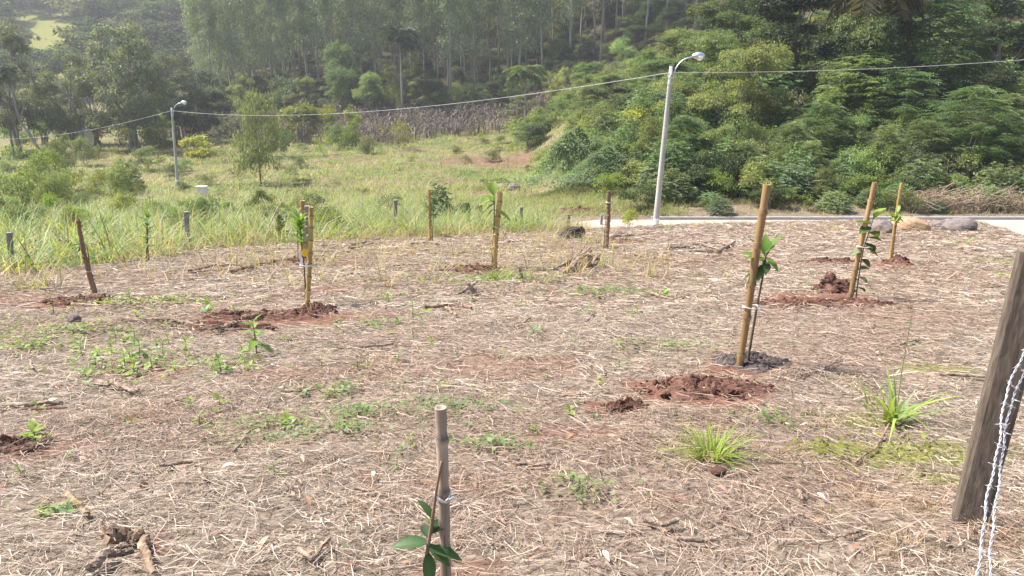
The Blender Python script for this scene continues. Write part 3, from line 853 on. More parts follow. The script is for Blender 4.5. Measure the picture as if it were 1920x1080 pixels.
# trees that stand out in front of the stand
plant_px('broad', 642, 85, 147, 75, 'flat-topped tree with forked pale trunk in front of the eucalyptus stand', 'trees at the foot of the stand', name='forest_edge_tree')
plant_px('greybush', 722, 90, 146, 55, 'pale silvery round tree beside the tall dark palm', 'trees at the foot of the stand', name='forest_edge_tree', cat='tree')
plant_px('broad', 770, 95, 147, 50, 'dark rounded tree right of the silvery tree at the forest foot', 'trees at the foot of the stand', name='forest_edge_tree')
plant_px('limebush', 735, 145, 143, 55, 'bright green bush at the forest foot below the dark palm', 'bushes at the forest foot')
for i, u in enumerate(np.linspace(372, 1010, 30)):
    vt = rng.uniform(135, 178)
    plant_px(['dark', 'broad', 'bush', 'darkbush', 'broad'][i % 5], u + rng.uniform(-8, 8), vt, rng.uniform(141, 151), rng.uniform(48, 85), 'dark green undergrowth shrub along the foot of the eucalyptus stand', 'undergrowth along the forest foot', cat='shrub', name='undergrowth_shrub')

# ------------------------------------------------------------------ left tree line
for (u, vt, y, w, lab) in [(-8, 30, 104, 175, 'large grey-green tree at the left edge with a bare white trunk'), (118, 88, 110, 150, 'grey-brown tree second from the left edge in the old tree line'),
                           (212, 36, 107, 190, 'broad tallest rounded tree in the middle of the left tree line'), (318, 95, 120, 120, 'drooping tree at the right end of the left tree line'),
                           (60, 110, 122, 150, 'tree half hidden behind the left edge tree'), (265, 120, 121, 130, 'shaded tree behind the broad rounded tree'), (165, 130, 123, 130, 'shaded tree behind the second tree from the left')]:
    plant_px('grey', u, vt, y, w, lab, 'old trees of the left tree line')
for (u, vt, y, w, lab) in [(372, 130, 128, 110, 'dark green tree between the left tree line and the eucalyptus'), (335, 185, 118, 95, 'low dark tree behind the far lamp pole'), (405, 170, 130, 100, 'low dark green tree under the first eucalyptus trunks')]:
    plant_px('dark', u, vt, y, w, lab, 'dark trees by the far pole')
for i, (u, vt, w) in enumerate([(20, 205, 90), (95, 210, 80), (170, 212, 90), (240, 205, 90), (300, 200, 90), (215, 190, 60), (120, 195, 70)]):
    plant_px('darkbush' if i % 2 else 'bush', u, vt, 112 + i % 3 * 3, w, 'dark undergrowth bush below the old trees of the left line', 'bushes under the left tree line')

# ------------------------------------------------------------------ far hillside on the left
nf = 0
for yy in np.arange(215, 470, 12.5):
    for xx in np.arange(-.72 * yy - 10, -.30 * yy, 11):
        x = xx + rng.uniform(-4, 4); y = yy + rng.uniform(-5, 5)
        uu = 960 + F_PX * x / (y * CP + (CAMZ - H(x, y)) * SP)
        # a pasture is left open
        vv = 540 + F_PX * math.tan(math.atan2(CAMZ - H(x, y), y) - PITCH)
        if 28 < uu < 150 and 38 < vv < 150: continue
        if nf > 280: break
        nf += 1
        k = 'far_lime' if rng.uniform() < .07 else ('far_pale' if rng.uniform() < .1 else 'far')
        plant(k, x, y, rng.uniform(9, 16), rng.uniform(9, 15), {'far': 'bluish dark green tree on the far wooded hillside', 'far_lime': 'yellow-green tree on the far wooded hillside', 'far_pale': 'pale greyish tree on the far wooded hillside'}[k], {'far': 'dark trees on the far hillside', 'far_lime': 'yellow-green trees on the far hillside', 'far_pale': 'pale trees on the far hillside'}[k])

# ------------------------------------------------------------------ valley bushes
for (k, u, vt, y, w, lab) in [
    ('yellow', 372, 246, 96, 82, 'bright yellow-green bush just right of the far lamp pole'),
    ('yellow', 560, 186, 118, 85, 'wide flat yellow-green bush behind the young eucalyptus'),
    ('yellow', 605, 190, 119, 60, 'small yellow-green bush right of the wide yellow bush'),
    ('yellow', 655, 196, 113, 52, 'yellow-green bush standing in the dry maize'),
    ('limebush', 745, 212, 106, 48, 'lime green palm-like bush at the lower edge of the dry maize'),
    ('limebush', 605, 240, 98, 42, 'fresh green bush below the dry maize left of centre'),
    ('darkbush', 530, 235, 99, 48, 'dark green bush right of the young eucalyptus trunk'),
    ('bush', 640, 225, 108, 62, 'green bush in front of the dark maize patch'),
    ('limebush', 15, 245, 47, 120, 'fresh green bush at the left picture edge'),
    ('bush', 62, 262, 45, 90, 'rounded green shrub just right of the left edge bush'),
    ('bush', 20, 310, 38, 130, 'low green shrub in front of the left edge bush'),
    ('limebush', 140, 300, 52, 80, 'soft green shrub in the meadow left of the far pole'),
    ('bush', 205, 305, 56, 90, 'low rounded green bush in the meadow left of the far pole'),
    ('bush', 95, 315, 42, 85, 'pale green shrub in the tall grass on the left'),
    ('bluish', 230, 290, 60, 60, 'dark leafy shrub in the meadow below the left tree line'),
    ('bush', 150, 251, 92, 60, 'yellowish bush at the foot of the left tree line'),
    ('bush', 100, 255, 80, 65, 'low bush under the leaning tree trunk'),
    ('bush', 275, 270, 84, 60, 'small bush in the meadow left of the far pole top'),
    ('bush', 485, 350, 34, 50, 'dark green shrub in the tall grass left of the yellow stakes'),
    ('greybush', 550, 342, 45, 50, 'dark shrub in the meadow behind the yellow stakes'),
    ('bluish', 822, 340, 34, 66, 'blue-green shrub directly behind the yellow bamboo stake'),
    ('darkbush', 345, 338, 62, 34, 'dark low shrub at the base of the far pole'),
    ('greybush', 735, 355, 35, 60, 'pale grass-like bush near the grey fence post'),
    ('bush', 690, 250, 100, 50, 'small bush at the edge of the meadow under the maize'),
    ('greybush', 435, 205, 118, 60, 'grey-green thin bush behind the far lamp'),
    ('greybush', 410, 225, 112, 60, 'grey-green leafless bush right of the far lamp head')]:
    plant_px(k, u, vt, y, w, lab, None)
for i in range(34):
    u = rng.uniform(0, 420); y = rng.uniform(38, 95)
    g = at_y(u, 300, y); plant(['bush', 'limebush', 'greybush', 'bush'][i % 4], g.x, y, rng.uniform(.7, 1.7), rng.uniform(1.4, 3.0), 'low leafy bush scattered in the meadow on the left', 'scattered bushes in the left meadow')
for i in range(30):
    u = rng.uniform(380, 1000); y = rng.uniform(58, 118)
    g = at_y(u, 300, y); plant(['bush', 'greybush', 'limebush'][i % 3], g.x, y, rng.uniform(.5, 1.4), rng.uniform(1.0, 2.6), 'small low bush scattered over the open meadow', 'scattered bushes in the open meadow')

# ------------------------------------------------------------------ wooded bank on the right
for (k, u, vt, y, w, lab, kw) in [
    ('vine', 1395, 82, 51, 215, 'rounded vine-covered tree with a dark hollow below, right of the near lamp pole', {}),
    ('vine', 1322, 62, 57, 150, 'pale green vine-covered tree behind the near lamp head', {}),
    ('vine', 1290, 150, 55, 130, 'light green vine-draped tree directly right of the near pole', {}),
    ('broad', 1400, 20, 66, 200, 'leafy tree at the top edge above the rounded vine tree', {}),
    ('dark', 1500, -30, 60, 270, 'big dark tree at the top edge left of the hanging palm fronds', {}),
    ('dark', 1560, 60, 56, 170, 'dark shaded tree between the vine tree and the layered trees', {}),
    ('feather', 1625, 95, 53, 220, 'layered feather-leaved tree in the middle of the right bank', {}),
    ('feather_dark', 1700, 130, 51, 230, 'dark layered feather-leaved tree with tiers of drooping leaves', {}),
    ('feather_dark', 1755, -25, 56, 270, 'tallest dark feather-leaved tree at the top right', {}),
    ('feather', 1680, 10, 58, 190, 'pale feather-leaved tree at the top edge beside the palm fronds', {}),
    ('dark', 1895, -20, 60, 260, 'very dark tree in the top right corner', {}),
    ('dark', 1850, 60, 64, 200, 'dark shaded tree behind the right edge trees', {}),
    ('feather', 1835, 160, 45.5, 215, 'pale feathery tree leaning over the bank at the right', {}),
    ('feather', 1900, 175, 47, 170, 'pale feathery tree at the right picture edge', {}),
    ('feather', 1548, 190, 46.5, 130, 'light plume-like young tree in the middle of the bank', {}),
    ('limebush', 1440, 250, 44.5, 105, 'yellow-green bush in the middle of the bank', {}),
    ('feather', 1215, 92, 80, 85, 'narrow light green tree left of the near lamp pole', {}),
    ('broad', 1165, 175, 74, 120, 'leafy bush-like tree on the slope left of the near pole', {}),
    ('vine', 1225, 190, 64, 110, 'creeper-hung tree just left of the near pole', {}),
    ('broad', 1100, 140, 90, 90, 'flowering pale green tree above the slope left of the narrow tree', {}),
    ('bush', 1150, 150, 92, 70, 'pale bush on the upper slope below the narrow tree', {}),
    ('mound', 1085, 262, 50, 185, 'blue-green creeper mound at the left end of the bank', {'rz': .2}),
    ('mound', 1160, 285, 47, 150, 'dark creeper mound beside the bright yellow-green bush', {'rz': .1}),
    ('limebush', 1142, 322, 44, 75, 'bright yellow-green bush in front of the creeper mound', {}),
    ('darkbush', 1205, 345, 38.5, 95, 'dark green shrub at the foot of the near lamp pole', {}),
    ('limebush', 1183, 388, 34.5, 44, 'small fresh green bush left of the near pole base', {}),
    ('bluish', 1240, 300, 43.5, 110, 'blue-green leafy shrub behind the near lamp pole', {}),
    ('bush', 1270, 270, 47, 120, 'tall green bush right behind the near lamp pole', {}),
    ('palmate', 1310, 300, 43, 100, 'soft leafy shrub right of the near lamp pole', {}),
    ('bluish', 1370, 290, 43, 105, 'silvery blue-green shrub left of the yellow-green bush', {}),
    ('palmate', 1420, 320, 42.5, 95, 'leafy shrub behind the large bamboo stake', {}),
    ('bluish', 1500, 310, 43, 110, 'blue-green shrub right of the large bamboo stake', {}),
    ('palmate', 1560, 330, 42.3, 110, 'wide soft shrub above the kerb in the middle of the bank', {}),
    ('palmate', 1625, 320, 43, 100, 'soft shrub behind the vine-twined stake', {}),
    ('bluish', 1660, 290, 45, 120, 'blue-green shrub above the kerb behind the thin stake', {}),
    ('limebush', 1660, 345, 42, 60, 'small yellow-green bush behind the thin stake', {}),
    ('palmate', 1720, 310, 43.5, 120, 'soft shrub under the dark layered tree', {}),
    ('bluish', 1780, 325, 43, 110, 'blue-green shrub above the dry brush heap', {}),
    ('palmate', 1850, 318, 43.5, 130, 'soft shrub under the leaning feathery tree', {}),
    ('bush', 1910, 300, 43.5, 120, 'green bush at the right edge above the dry brush', {}),
    ('palmate', 1300, 350, 41.6, 90, 'low shrub above the kerb right of the near pole', {}),
    ('bush', 1480, 360, 41.4, 95, 'low green bush directly above the kerb beside the large stake', {}),
    ('palmate', 1580, 368, 41.2, 85, 'low spreading shrub on the kerb in the middle', {})]:
    plant_px(k, u, vt, y, w, lab, None, **kw)
fill = [('dark', 1655, 30, 53.5), ('broad', 1600, 20, 55), ('palmate', 1340, 335, 42.2), ('bush', 1530, 275, 47), ('bluish', 1600, 280, 47), ('palmate', 1460, 285, 47), ('bush', 1350, 255, 49), ('palmate', 1690, 350, 41.8), ('bush', 1750, 270, 48), ('palmate', 1810, 285, 46.5),
        ('bush', 1320, 215, 53), ('broad', 1480, 200, 54), ('dark', 1640, 190, 56), ('dark', 1790, 160, 57), ('dark', 1880, 130, 52), ('broad', 1450, 130, 60), ('dark', 1580, -10, 68), ('dark', 1650, -40, 70), ('dark', 1820, -40, 70), ('dark', 1440, -40, 72), ('broad', 1340, 0, 76), ('broad', 1290, 60, 78), ('broad', 1255, 110, 72), ('dark', 1720, -10, 72), ('dark', 1540, 140, 58), ('dark', 1800, 220, 50)]
for (k, u, vt, y) in fill:
    plant_px(k, u, vt, y, rng.uniform(110, 180), {'palmate': 'soft-leaved shrub half hidden', 'bluish': 'blue-green shrub half hidden', 'bush': 'rounded bush half hidden', 'dark': 'very dark tree half hidden', 'broad': 'mid-green leafy tree half hidden'}[k] + ' between the larger trees of the wooded bank', {'palmate': 'half hidden soft shrubs', 'bluish': 'half hidden blue-green shrubs', 'bush': 'half hidden bushes', 'dark': 'half hidden dark trees', 'broad': 'half hidden leafy trees'}[k] + ' of the bank')
for i, (k, u, vt, y, w) in enumerate([('feather', 1285, 215, 46, 105), ('broad', 1345, 235, 45, 95), ('feather', 1490, 225, 45.5, 100), ('vine', 1600, 215, 46, 105), ('feather', 1665, 235, 44.6, 100), ('feather', 1735, 225, 45, 110), ('feather', 1780, 240, 44.8, 95), ('feather', 1890, 235, 45, 110), ('feather', 1400, 262, 43.6, 85), ('feather', 1525, 262, 43.8, 85), ('vine', 1250, 250, 48, 100)]):
    plant_px(k, u, vt, y, w, {'vine': 'young creeper-hung tree', 'broad': 'young leafy tree', 'feather': 'young feather-leaved tree'}[k] + ' in the front row of the wooded bank', {'vine': 'creeper-hung', 'broad': 'leafy', 'feather': 'feather-leaved'}[k] + ' young trees in the front row of the bank')
nb_ = 0
for yy in np.concatenate([np.arange(38.2, 52, 1.55), np.arange(52, 78, 3.0)]):
    for xx in np.arange(7.5, .75 * yy + 2, 1.9 if yy < 52 else 3.2):
        x = xx + rng.uniform(-.8, .8); y = yy + rng.uniform(-.7, .7)
        if y < 44 and x < 8: continue
        k = ['palmate', 'bluish', 'bush', 'greybush', 'darkbush', 'palmate', 'limebush'][rng.choice(7, p=[.15, .14, .38, .08, .08, .07, .10])]
        nb_ += 1
        hh_ = rng.uniform(.6, 1.4) if y < 39.6 else rng.uniform(1.2, 2.4) if y < 42 else rng.uniform(1.7, 3.3) if y < 46 else rng.uniform(2.0, 3.8)
        plant(k, x, y, hh_, min(rng.uniform(2.2, 3.8), hh_ * 1.7) * (1 if y < 52 else 1.35), {'palmate': 'soft shrub of hand-shaped leaves', 'bluish': 'blue-green leafy shrub', 'bush': 'rounded mid-green bush', 'greybush': 'pale grey-green thin bush', 'darkbush': 'dark green bush', 'limebush': 'lime green bush'}[k] + ' in the dense undergrowth of the wooded bank', {'palmate': 'soft shrubs', 'bluish': 'blue-green shrubs', 'bush': 'mid-green bushes', 'greybush': 'pale bushes', 'darkbush': 'dark bushes', 'limebush': 'lime bushes'}[k] + ' in the undergrowth of the wooded bank')
for i in range(90):
    y = rng.uniform(92, 152); x = rng.uniform(2, .36 * y + 6)
    plant(['broad', 'bush', 'dark', 'bush', 'limebush'][i % 5], x, y, rng.uniform(2.6, 5.0), rng.uniform(4, 6.5), 'leafy bush on the upper slope below the right end of the eucalyptus stand', 'bushes on the upper slope')
for i in range(46):
    y = rng.uniform(150, 185); x = rng.uniform(8, 70)
    plant(['broad', 'bush', 'dark'][i % 3], x, y, rng.uniform(4, 7), rng.uniform(5, 8), 'green thicket at the foot of the eucalyptus trunks behind the near lamp pole', 'thicket behind the near pole', cat='shrub', name='thicket_shrub')
for i in range(120):
    y = rng.uniform(153, 215); x = rng.uniform(-80, 85)
    plant(['dark', 'broad', 'broad'][i % 3], x, y, rng.uniform(4, 8), rng.uniform(5, 9), 'low shaded tree growing between the eucalyptus trunks', 'understorey trees of the eucalyptus stand')
for i in range(34):
    u = rng.uniform(1000, 1260); y = rng.uniform(50, 105)
    x = at_y(u, 250, y).x
    plant(['bush', 'greybush', 'palmate', 'limebush', 'bush'][i % 5], x, y, rng.uniform(1.2, 2.8), rng.uniform(1.8, 3.6), 'green bush covering the slope left of the near lamp pole', 'bushes on the slope left of the near pole')
for i in range(12):
    u = rng.uniform(860, 1050); y = rng.uniform(86, 125)
    x = at_y(u, 250, y).x
    plant(['bush', 'greybush', 'limebush'][i % 3], x, y, rng.uniform(.9, 1.8), rng.uniform(1.6, 3.2), 'yellowish bush on the rise below the palm tree', 'bushes below the palm')

for i in range(26):
    u = rng.uniform(0, 620); y = rng.uniform(20, 38); x = at_y(u, 400, y).x
    if float(field_mask(x, y)) > .05: continue
    plant(['limebush', 'bush', 'bush'][i % 3], x, y, rng.uniform(.8, 1.4), rng.uniform(1.0, 1.9), 'leafy weed bush growing among the tall grass behind the fence', 'weed bushes in the tall grass')
# young eucalyptus standing alone in the meadow
yb = at_y(473, 172, 70); gx = H(yb.x, 70); hh = yb.z - gx
o = empty('young_eucalyptus', (yb.x, 70, gx)); tag(o, 'slim young tree with hanging leaves standing alone in the meadow', 'tree')
st = MB(); P = np.array([[0, 0, -.2], [.03, 0, hh * .3], [-.05, 0, hh * .6], [.05, 0, hh * .98]])
st.add(*tube(P, [.075, .06, .04, .012], 7))
cr = MB(); tw = []
for k in range(84):
    t = rng.uniform(.2, 1.0); r = 2.3 * math.sqrt(max(.04, 1 - (abs(t - .5) / .56) ** 2)) * rng.uniform(.25, 1)
    a = rng.uniform(0, 6.28); p0 = np.array([0, 0, hh * t * .93]); tip = np.array([math.cos(a) * r, math.sin(a) * r, hh * t + .1])
    st.add(*tube(np.array([p0, (p0 + tip) / 2 + [0, 0, .15], tip]), [.02, .013, .006], 4, False))
    n = 44
    Pn = tip + rng.normal(0, .33, (n, 3)); Pn[:, 2] -= .15
    D = nrm(rng.normal(0, .25, (n, 3)) + np.array([0, 0, -1.0])); N = nrm(rng.normal(0, 1, (n, 3)))
    V, F = leafquads(Pn, D, N, frand(n, .28, .55), frand(n, .07, .12), 0); cr.add(V, F, rep4(vary((.15, .19, .09), n, .3, .15)))
st.build('trunk', M['bark'], o); cr.build('crown', M['leaf'], o)
# thin pale sapling in front of the far pole
g = ground(318, 338); o = empty('pale_sapling', g); tag(o, 'thin sparse pale-leaved sapling in front of the far lamp pole', 'sapling')
st = MB(); cr = MB(); tips = [(-.9, 0, 2.0), (-.3, .2, 2.3), (.5, 0, 2.2), (1.1, 0, 1.9), (.1, .3, 1.7)]
limbs(st, (0, 0, -.1), tips, .035, .04, 5, fork=.2)
crown_leaves(cr, [(a, b, c, .35) for a, b, c in tips], 400, .2, .09, (.20, .23, .12), .2, .3, .1, 8, .2)
st.build('stems', M['bark'], o); cr.build('foliage', M['leaf'], o)

# leaning bare trunk at the left edge
a_, b_ = at_y(78, 252, 101), at_y(12, 130, 101); a_.z = H(a_.x, 101) - .2
o = empty('leaning_tree', a_); tag(o, 'pale bare trunk leaning left in front of the left tree line', 'tree')
st = MB(); P = np.array([[0, 0, 0], [-1.2, 0, 2.6], [-2.6, 0, 5.2], list(b_ - a_)]); P[3, 1] = 0
st.add(*tube(P, [.24, .2, .17, .08], 7)); st.add(*tube(np.array([P[2], P[2] + [.7, .2, 1.8], P[2] + [1.0, .3, 3.4]]), [.1, .07, .03], 6, False))
st.build('trunk', M['euc_bark'], o)
cr = MB(); crown_leaves(cr, [(P[3, 0] + .5 * k, .2 * k, P[3, 2] - .4 + .3 * k, 1.2) for k in range(-2, 4)], 140, .34, .17, (.11, .135, .08), .3, .2, .15, 12, .42)
cr.build('crown', M['euc'], o)

# ------------------------------------------------------------------ palms
def palm(u, vtop, y, wpx, label, nfr=17, trunk=True, base=(.12, .16, .06), droop=.75, name='palm_tree', rtr=.16):
    p = at_y(u, vtop, y); gz = H(p.x, y); depth = y
    o = empty(name, (p.x, y, gz)); tag(o, label, 'palm')
    Lf = wpx / F_PX * depth * .62
    ht = p.z - gz - Lf * .42
    st = MB(); q = np.linspace(0, 1, 8); st.add(*tube(np.stack([.1 * np.sin(q * 2), 0 * q, -.2 + q * (ht + .2)], 1), rtr * (1.15 - .35 * q), 9, False)); st.build('trunk', M['bark'] if u > 1500 else M['euc_bark'], o)
    mbf = MB(); n = 16
    P0 = np.zeros((1, 3)); D0 = np.array([[1.0, 0, .95]])
    q = np.linspace(0, 1, 7); rach = np.stack([q * .72 * Lf, 0 * q, .69 * Lf * q - droop * Lf * q * q], 1)
    mbf.add(*tube(rach, np.linspace(.03, .006, 7) * Lf / 2, 4, False), np.array(base) * 1.2)
    fronds(mbf, P0, D0, Lf, 36, Lf * .34, Lf * .045, base, droop, .2, .2)
    fm = mbf.mesh('frond')
    for k in range(nfr):
        f = link('frond', fm, M['leaf'], o); f.location = (.08, 0, ht)
        tl = rng.uniform(-.65, .55)
        f.rotation_euler = Quaternion((0, 0, 1), k / nfr * 6.283 + rng.uniform(-.2, .2)).to_matrix().to_4x4().__matmul__(Quaternion((0, 1, 0), tl).to_matrix().to_4x4()).to_euler()
        s = rng.uniform(.85, 1.1); f.scale = (s, s, s)
    return o
palm(985, 120, 124, 84, 'palm with drooping crown and pale trunk standing before the eucalyptus', 22)
palm(1115, 188, 84, 80, 'small spiky palm on the slope left of the near lamp pole', 11, droop=.5, rtr=.1)
palm(748, 48, 142, 82, 'tall dark palm with slender trunk against the eucalyptus stand', 17, base=(.03, .045, .027), rtr=.2)
palm(1640, -75, 56, 190, 'palm at the top edge with brown hanging fronds', 15, base=(.10, .095, .055), droop=1.0)

# ------------------------------------------------------------------ lamp poles and overhead line
def lamp_pole(u, vb, vt, y, label, lamp_dx, lean_top_u, hs=1.0):
    b = at_y(u, vb, y); b.z = H(b.x, y) - .0
    t = at_y(lean_top_u, vt, y)
    o = empty('lamp_pole', b); tag(o, label, 'lamp pole', 'street lamp poles along the road')
    tp = np.array(t - b)
    q = np.linspace(0, 1, 9)
    st = MB(); P = np.outer(q, tp); P[0, 2] -= .3
    st.add(*tube(P, np.linspace(.145, .085, 9) * hs, 14), (1, 1, 1)); st.build('pole', M['concrete'], o, True)
    wb = MB(); wb.add(*tube(np.outer([.0, .1], tp), [.151 * hs, .146 * hs], 14, False)); wb.build('painted_base', M['white'], o, True)
    bd = MB()
    for f in (.90, .935): bd.add(*tube(np.outer([f - .006, f + .006], tp), [.106 * hs] * 2, 14))
    bd.build('band', M['steel'], o)
    ins = MB()
    c = tp * .965
    ins.add(*tube(np.array([c + [0, -.12, -.1], c + [0, -.12, .1]]) , [.04, .04], 8)); ins.add(*tube(np.array([c + [0, .02, .0], c + [0, -.12, 0]]), [.02, .02], 6))
    ins.build('insulator', M['white'], o)
    ar = MB(); q = np.linspace(0, 1, 12)
    p0 = tp * .9; dx = lamp_dx
    ax = p0[0] + dx * (.12 + .88 * (1 - np.cos(q * np.pi / 2)))
    az = p0[2] + (1.12 * hs) * np.sin(q * np.pi / 2) ** .8
    ar.add(*tube(np.stack([ax, p0[1] + 0 * q, az], 1), .028 * hs, 8)); ar.build('arm', M['steel'], o, True)
    ex, ez = ax[-1], az[-1]
    hd = MB(); q = np.linspace(0, 1, 9)
    hd.add(*tube(np.stack([ex - .05 * np.sign(dx) + np.sign(dx) * q * .55 * hs, p0[1] + 0 * q, ez + .05 + 0 * q], 1), .03 + .13 * hs * np.sin(np.clip(q, .02, .97) * np.pi) ** .6, 12)); hdo = hd.build('lamp_head', M['steel'], o, True)
    gl = MB(); q = np.linspace(.0, 1, 7)
    gl.add(*tube(np.stack([ex + np.sign(dx) * .28 * hs + 0 * q, p0[1] + 0 * q, ez + .04 - .2 * hs * q], 1), .17 * hs * np.cos(q * 1.5) ** .6 + .005, 14)); gl.build('lamp_bowl', M['glass'], hdo, True)
    return o, Vector(b) + Vector(tp * .965)
lpA, topA = lamp_pole(1229, 412, 124, 33.6, 'concrete lamp pole with white-painted base beside the road, the nearer one', .95, 1259)
lpB, topB = lamp_pole(333, 346, 202, 68, 'distant leaning concrete lamp pole standing in the meadow', .95, 322)

def cable(p, q, sag, label, r=.02):
    o = empty('overhead_cable', p); tag(o, label, 'cable', 'spans of the overhead line')
    t = np.linspace(0, 1, 40)[:, None]; P = np.array(p) + (np.array(q) - np.array(p)) * t; P[:, 2] -= sag * 4 * (t * (1 - t))[:, 0]
    mb = MB(); mb.add(*tube(P - np.array(p), r, 6, False)); mb.build('conductor', M['cable'], o); return o
off = Vector((0, -.14, 0))
cable(topA + off, topB + off, 1.0, 'sagging overhead cable between the two lamp poles', .012)
cable(topA + off, at_y(2300, 75, 31), .35, 'overhead cable from the near pole to the right picture edge', .010)
cable(topB + off, at_y(-40, 262, 84), .7, 'overhead cable from the far pole down to the left', .013)

# ------------------------------------------------------------------ small shed and block in the meadow
p = at_y(150, 240, 112); gz = H(p.x, 112)
o = empty('shed', (p.x, 112, gz)); tag(o, 'small white-roofed shed half hidden under the left tree line', 'shed')
hh = p.z - gz
mb = MB(); mb.add(*boxvf((0, 0, hh * .42), (2.2, 2.0, hh * .84))); mb.build('wall', M['white'], o)
mb = MB(); mb.add(*boxvf((0, -.56, hh * .92), (2.6, 1.3, .06), Matrix.Rotation(.25, 4, 'X'))); mb.add(*boxvf((0, .56, hh * .92), (2.6, 1.3, .06), Matrix.Rotation(-.25, 4, 'X'))); mb.build('roof', M['white'], o)
mb = MB(); mb.add(*boxvf((-.4, -1.01, hh * .36), (.8, .05, hh * .7))); mb.build('door', M['brown_wood'], o)
p = at_y(378, 350, 55); gz = H(p.x, 55)
o = empty('meter_box', (p.x, 55, gz)); tag(o, 'small white box with a lid standing in the grass right of the far pole', 'box')
hb = p.z - gz
mb = MB(); mb.add(*boxvf((0, 0, hb * .46), (.62, .4, hb * .92))); mb.build('body', M['white'], o)
mb = MB(); mb.add(*boxvf((0, 0, hb + .0), (.78, .52, .09))); mb.build('lid', M['white'], o)
mb = MB(); mb.add(*boxvf((.05, -.03, hb - .22), (.70, .46, .06))); mb.build('ledge', M['white'], o)

# ------------------------------------------------------------------ stakes and saplings
def leaf_me(name, L, W, col, curl=.25, fold=.18, teeth=0):
    """pointed blade with a midrib fold and a drooping tip, along +X"""
    q = np.linspace(0, 1, 7); w = W * .5 * np.sin(np.clip(q, .03, .985) * np.pi) ** .75 * (1.15 - .3 * q)
    if teeth: w = w * (1 + .28 * np.where(np.arange(7) % 2, 1, -1))
    z = -curl * L * q ** 2
    c = np.stack([q * L, 0 * q, z], 1)
    lf = c + np.stack([0 * q, w, w * fold * 2], 1); rt = c + np.stack([0 * q, -w, w * fold * 2], 1)
    V = np.stack([lf, c, rt], 1).reshape(-1, 3); F = []
    for i in range(6):
        a = i * 3; F += [(a, a + 1, a + 4, a + 3), (a + 1, a + 2, a + 5, a + 4)]
    cc = np.tile(np.array(col, float), (len(V), 1)); cc[1::3] *= 1.25
    me = mesh_np(name, V, np.array(F), cc, True); me.materials.append(M['leaf_near']); return me
LEAF = {'citrus': leaf_me('leaf', 1, .42, (.045, .085, .03)), 'bright': leaf_me('leaf', 1, .40, (.10, .18, .03)), 'lime': leaf_me('leaf', 1, .58, (.165, .235, .04), .2),
        'vine': leaf_me('leaf', 1, .78, (.06, .10, .025), .2), 'lance': leaf_me('leaf', 1, .26, (.11, .18, .035), .35), 'toothed': leaf_me('leaf', 1, .5, (.14, .23, .05), .3, .15, 1),
        'mint': leaf_me('leaf', 1, .55, (.16, .24, .12), .15), 'deep': leaf_me('leaf', 1, .42, (.035, .065, .025), .2)}
def put_leaf(kind, parent, loc, az, el, size, roll=0.0):
    f = link('leaf', LEAF[kind], None, parent)
    f.location = loc
    f.rotation_euler = (Matrix.Rotation(az, 4, 'Z') @ Matrix.Rotation(-el, 4, 'Y') @ Matrix.Rotation(roll, 4, 'X')).to_euler()
    f.scale = (size, size, size); return f

def stake(ub, vb, ut, vt, rad, mat, label, nodes=5, kind='bamboo', y=None, taper=.85, cat='stake', lean=0.0, sides=12):
    b = ground(ub, vb) if y is None else at_y(ub, vb, y)
    if y is not None: b.z = H(b.x, y)
    t = at_y(ut, vt, b.y + lean)
    o = empty('bamboo_stake' if kind == 'bamboo' else 'wooden_stake', b); tag(o, label, cat, 'stakes of the young trees')
    d = np.array(t - b); mb = MB()
    n = 34; q = np.linspace(0, 1, n); r = rad * (1 - (1 - taper) * q)
    ring = np.zeros(n)
    if kind == 'bamboo':
        ks = [(k + .35 + rng.uniform(-.12, .12)) / nodes for k in range(nodes)]
        qq = [0]; 
        for k in ks: qq += [k - .035, k - .012, k, k + .010, k + .030]
        qq = np.array(sorted(set([x for x in qq if 0 < x < .985] + [0, 1.0] + list(np.linspace(.03, .97, 12)))))
        r = rad * (1 - (1 - taper) * qq)
        for k in ks: r = r * (1 + .30 * np.exp(-((qq - k) / .009) ** 2) - .10 * np.exp(-((qq - k - .03) / .015) ** 2))
        q = qq
    P = np.outer(q, d) + np.stack([np.sin(q * 4 + ub) * rad * .25, np.cos(q * 3 + ub) * rad * .25, 0 * q], 1); P[0, 2] -= .12
    if kind != 'bamboo': P = P + rng.normal(0, rad * .10, P.shape); r = r * (1 + rng.normal(0, .05, len(q)))
    # culm with an open hollow top
    V, F = tube(P, r, sides, False)
    tint = np.ones(len(q))
    if kind == 'bamboo':
        for k in ks:
            tint *= 1 - .6 * np.exp(-((q - k - .012) / .009) ** 2); tint *= 1 + .4 * np.exp(-((q - k + .008) / .008) ** 2)
        seg_ = np.searchsorted(ks, q); tint *= np.array([rng.uniform(.78, 1.15) for _ in range(nodes + 1)])[seg_]
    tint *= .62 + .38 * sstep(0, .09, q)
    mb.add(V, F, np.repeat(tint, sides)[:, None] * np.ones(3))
    if kind == 'bamboo':
        k = len(P); top = V[(k - 1) * sides:]; c = P[-1]
        ax = nrm((P[-1] - P[-2])[None])[0]
        inn = c + (top - c) * .62; deep = inn - ax * rad * 2.2
        VV = np.vstack([top, inn, deep, [c - ax * rad * 2.2]]); FF = []
        for j in range(sides):
            j2 = (j + 1) % sides
            FF += [(j, j2, sides + j2, sides + j), (sides + j, sides + j2, 2 * sides + j2, 2 * sides + j)]
        for j in range(0, sides, 2): FF.append((3 * sides, 2 * sides + j, 2 * sides + (j + 1) % sides, 2 * sides + (j + 2) % sides))
        mb.add(VV, np.array(FF))
    else:
        V, F = tube(P[-3:], r[-3:] * .98, sides, True); mb.add(V, F)
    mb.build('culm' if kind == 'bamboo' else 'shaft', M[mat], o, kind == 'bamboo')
    return o, b, Vector(d)

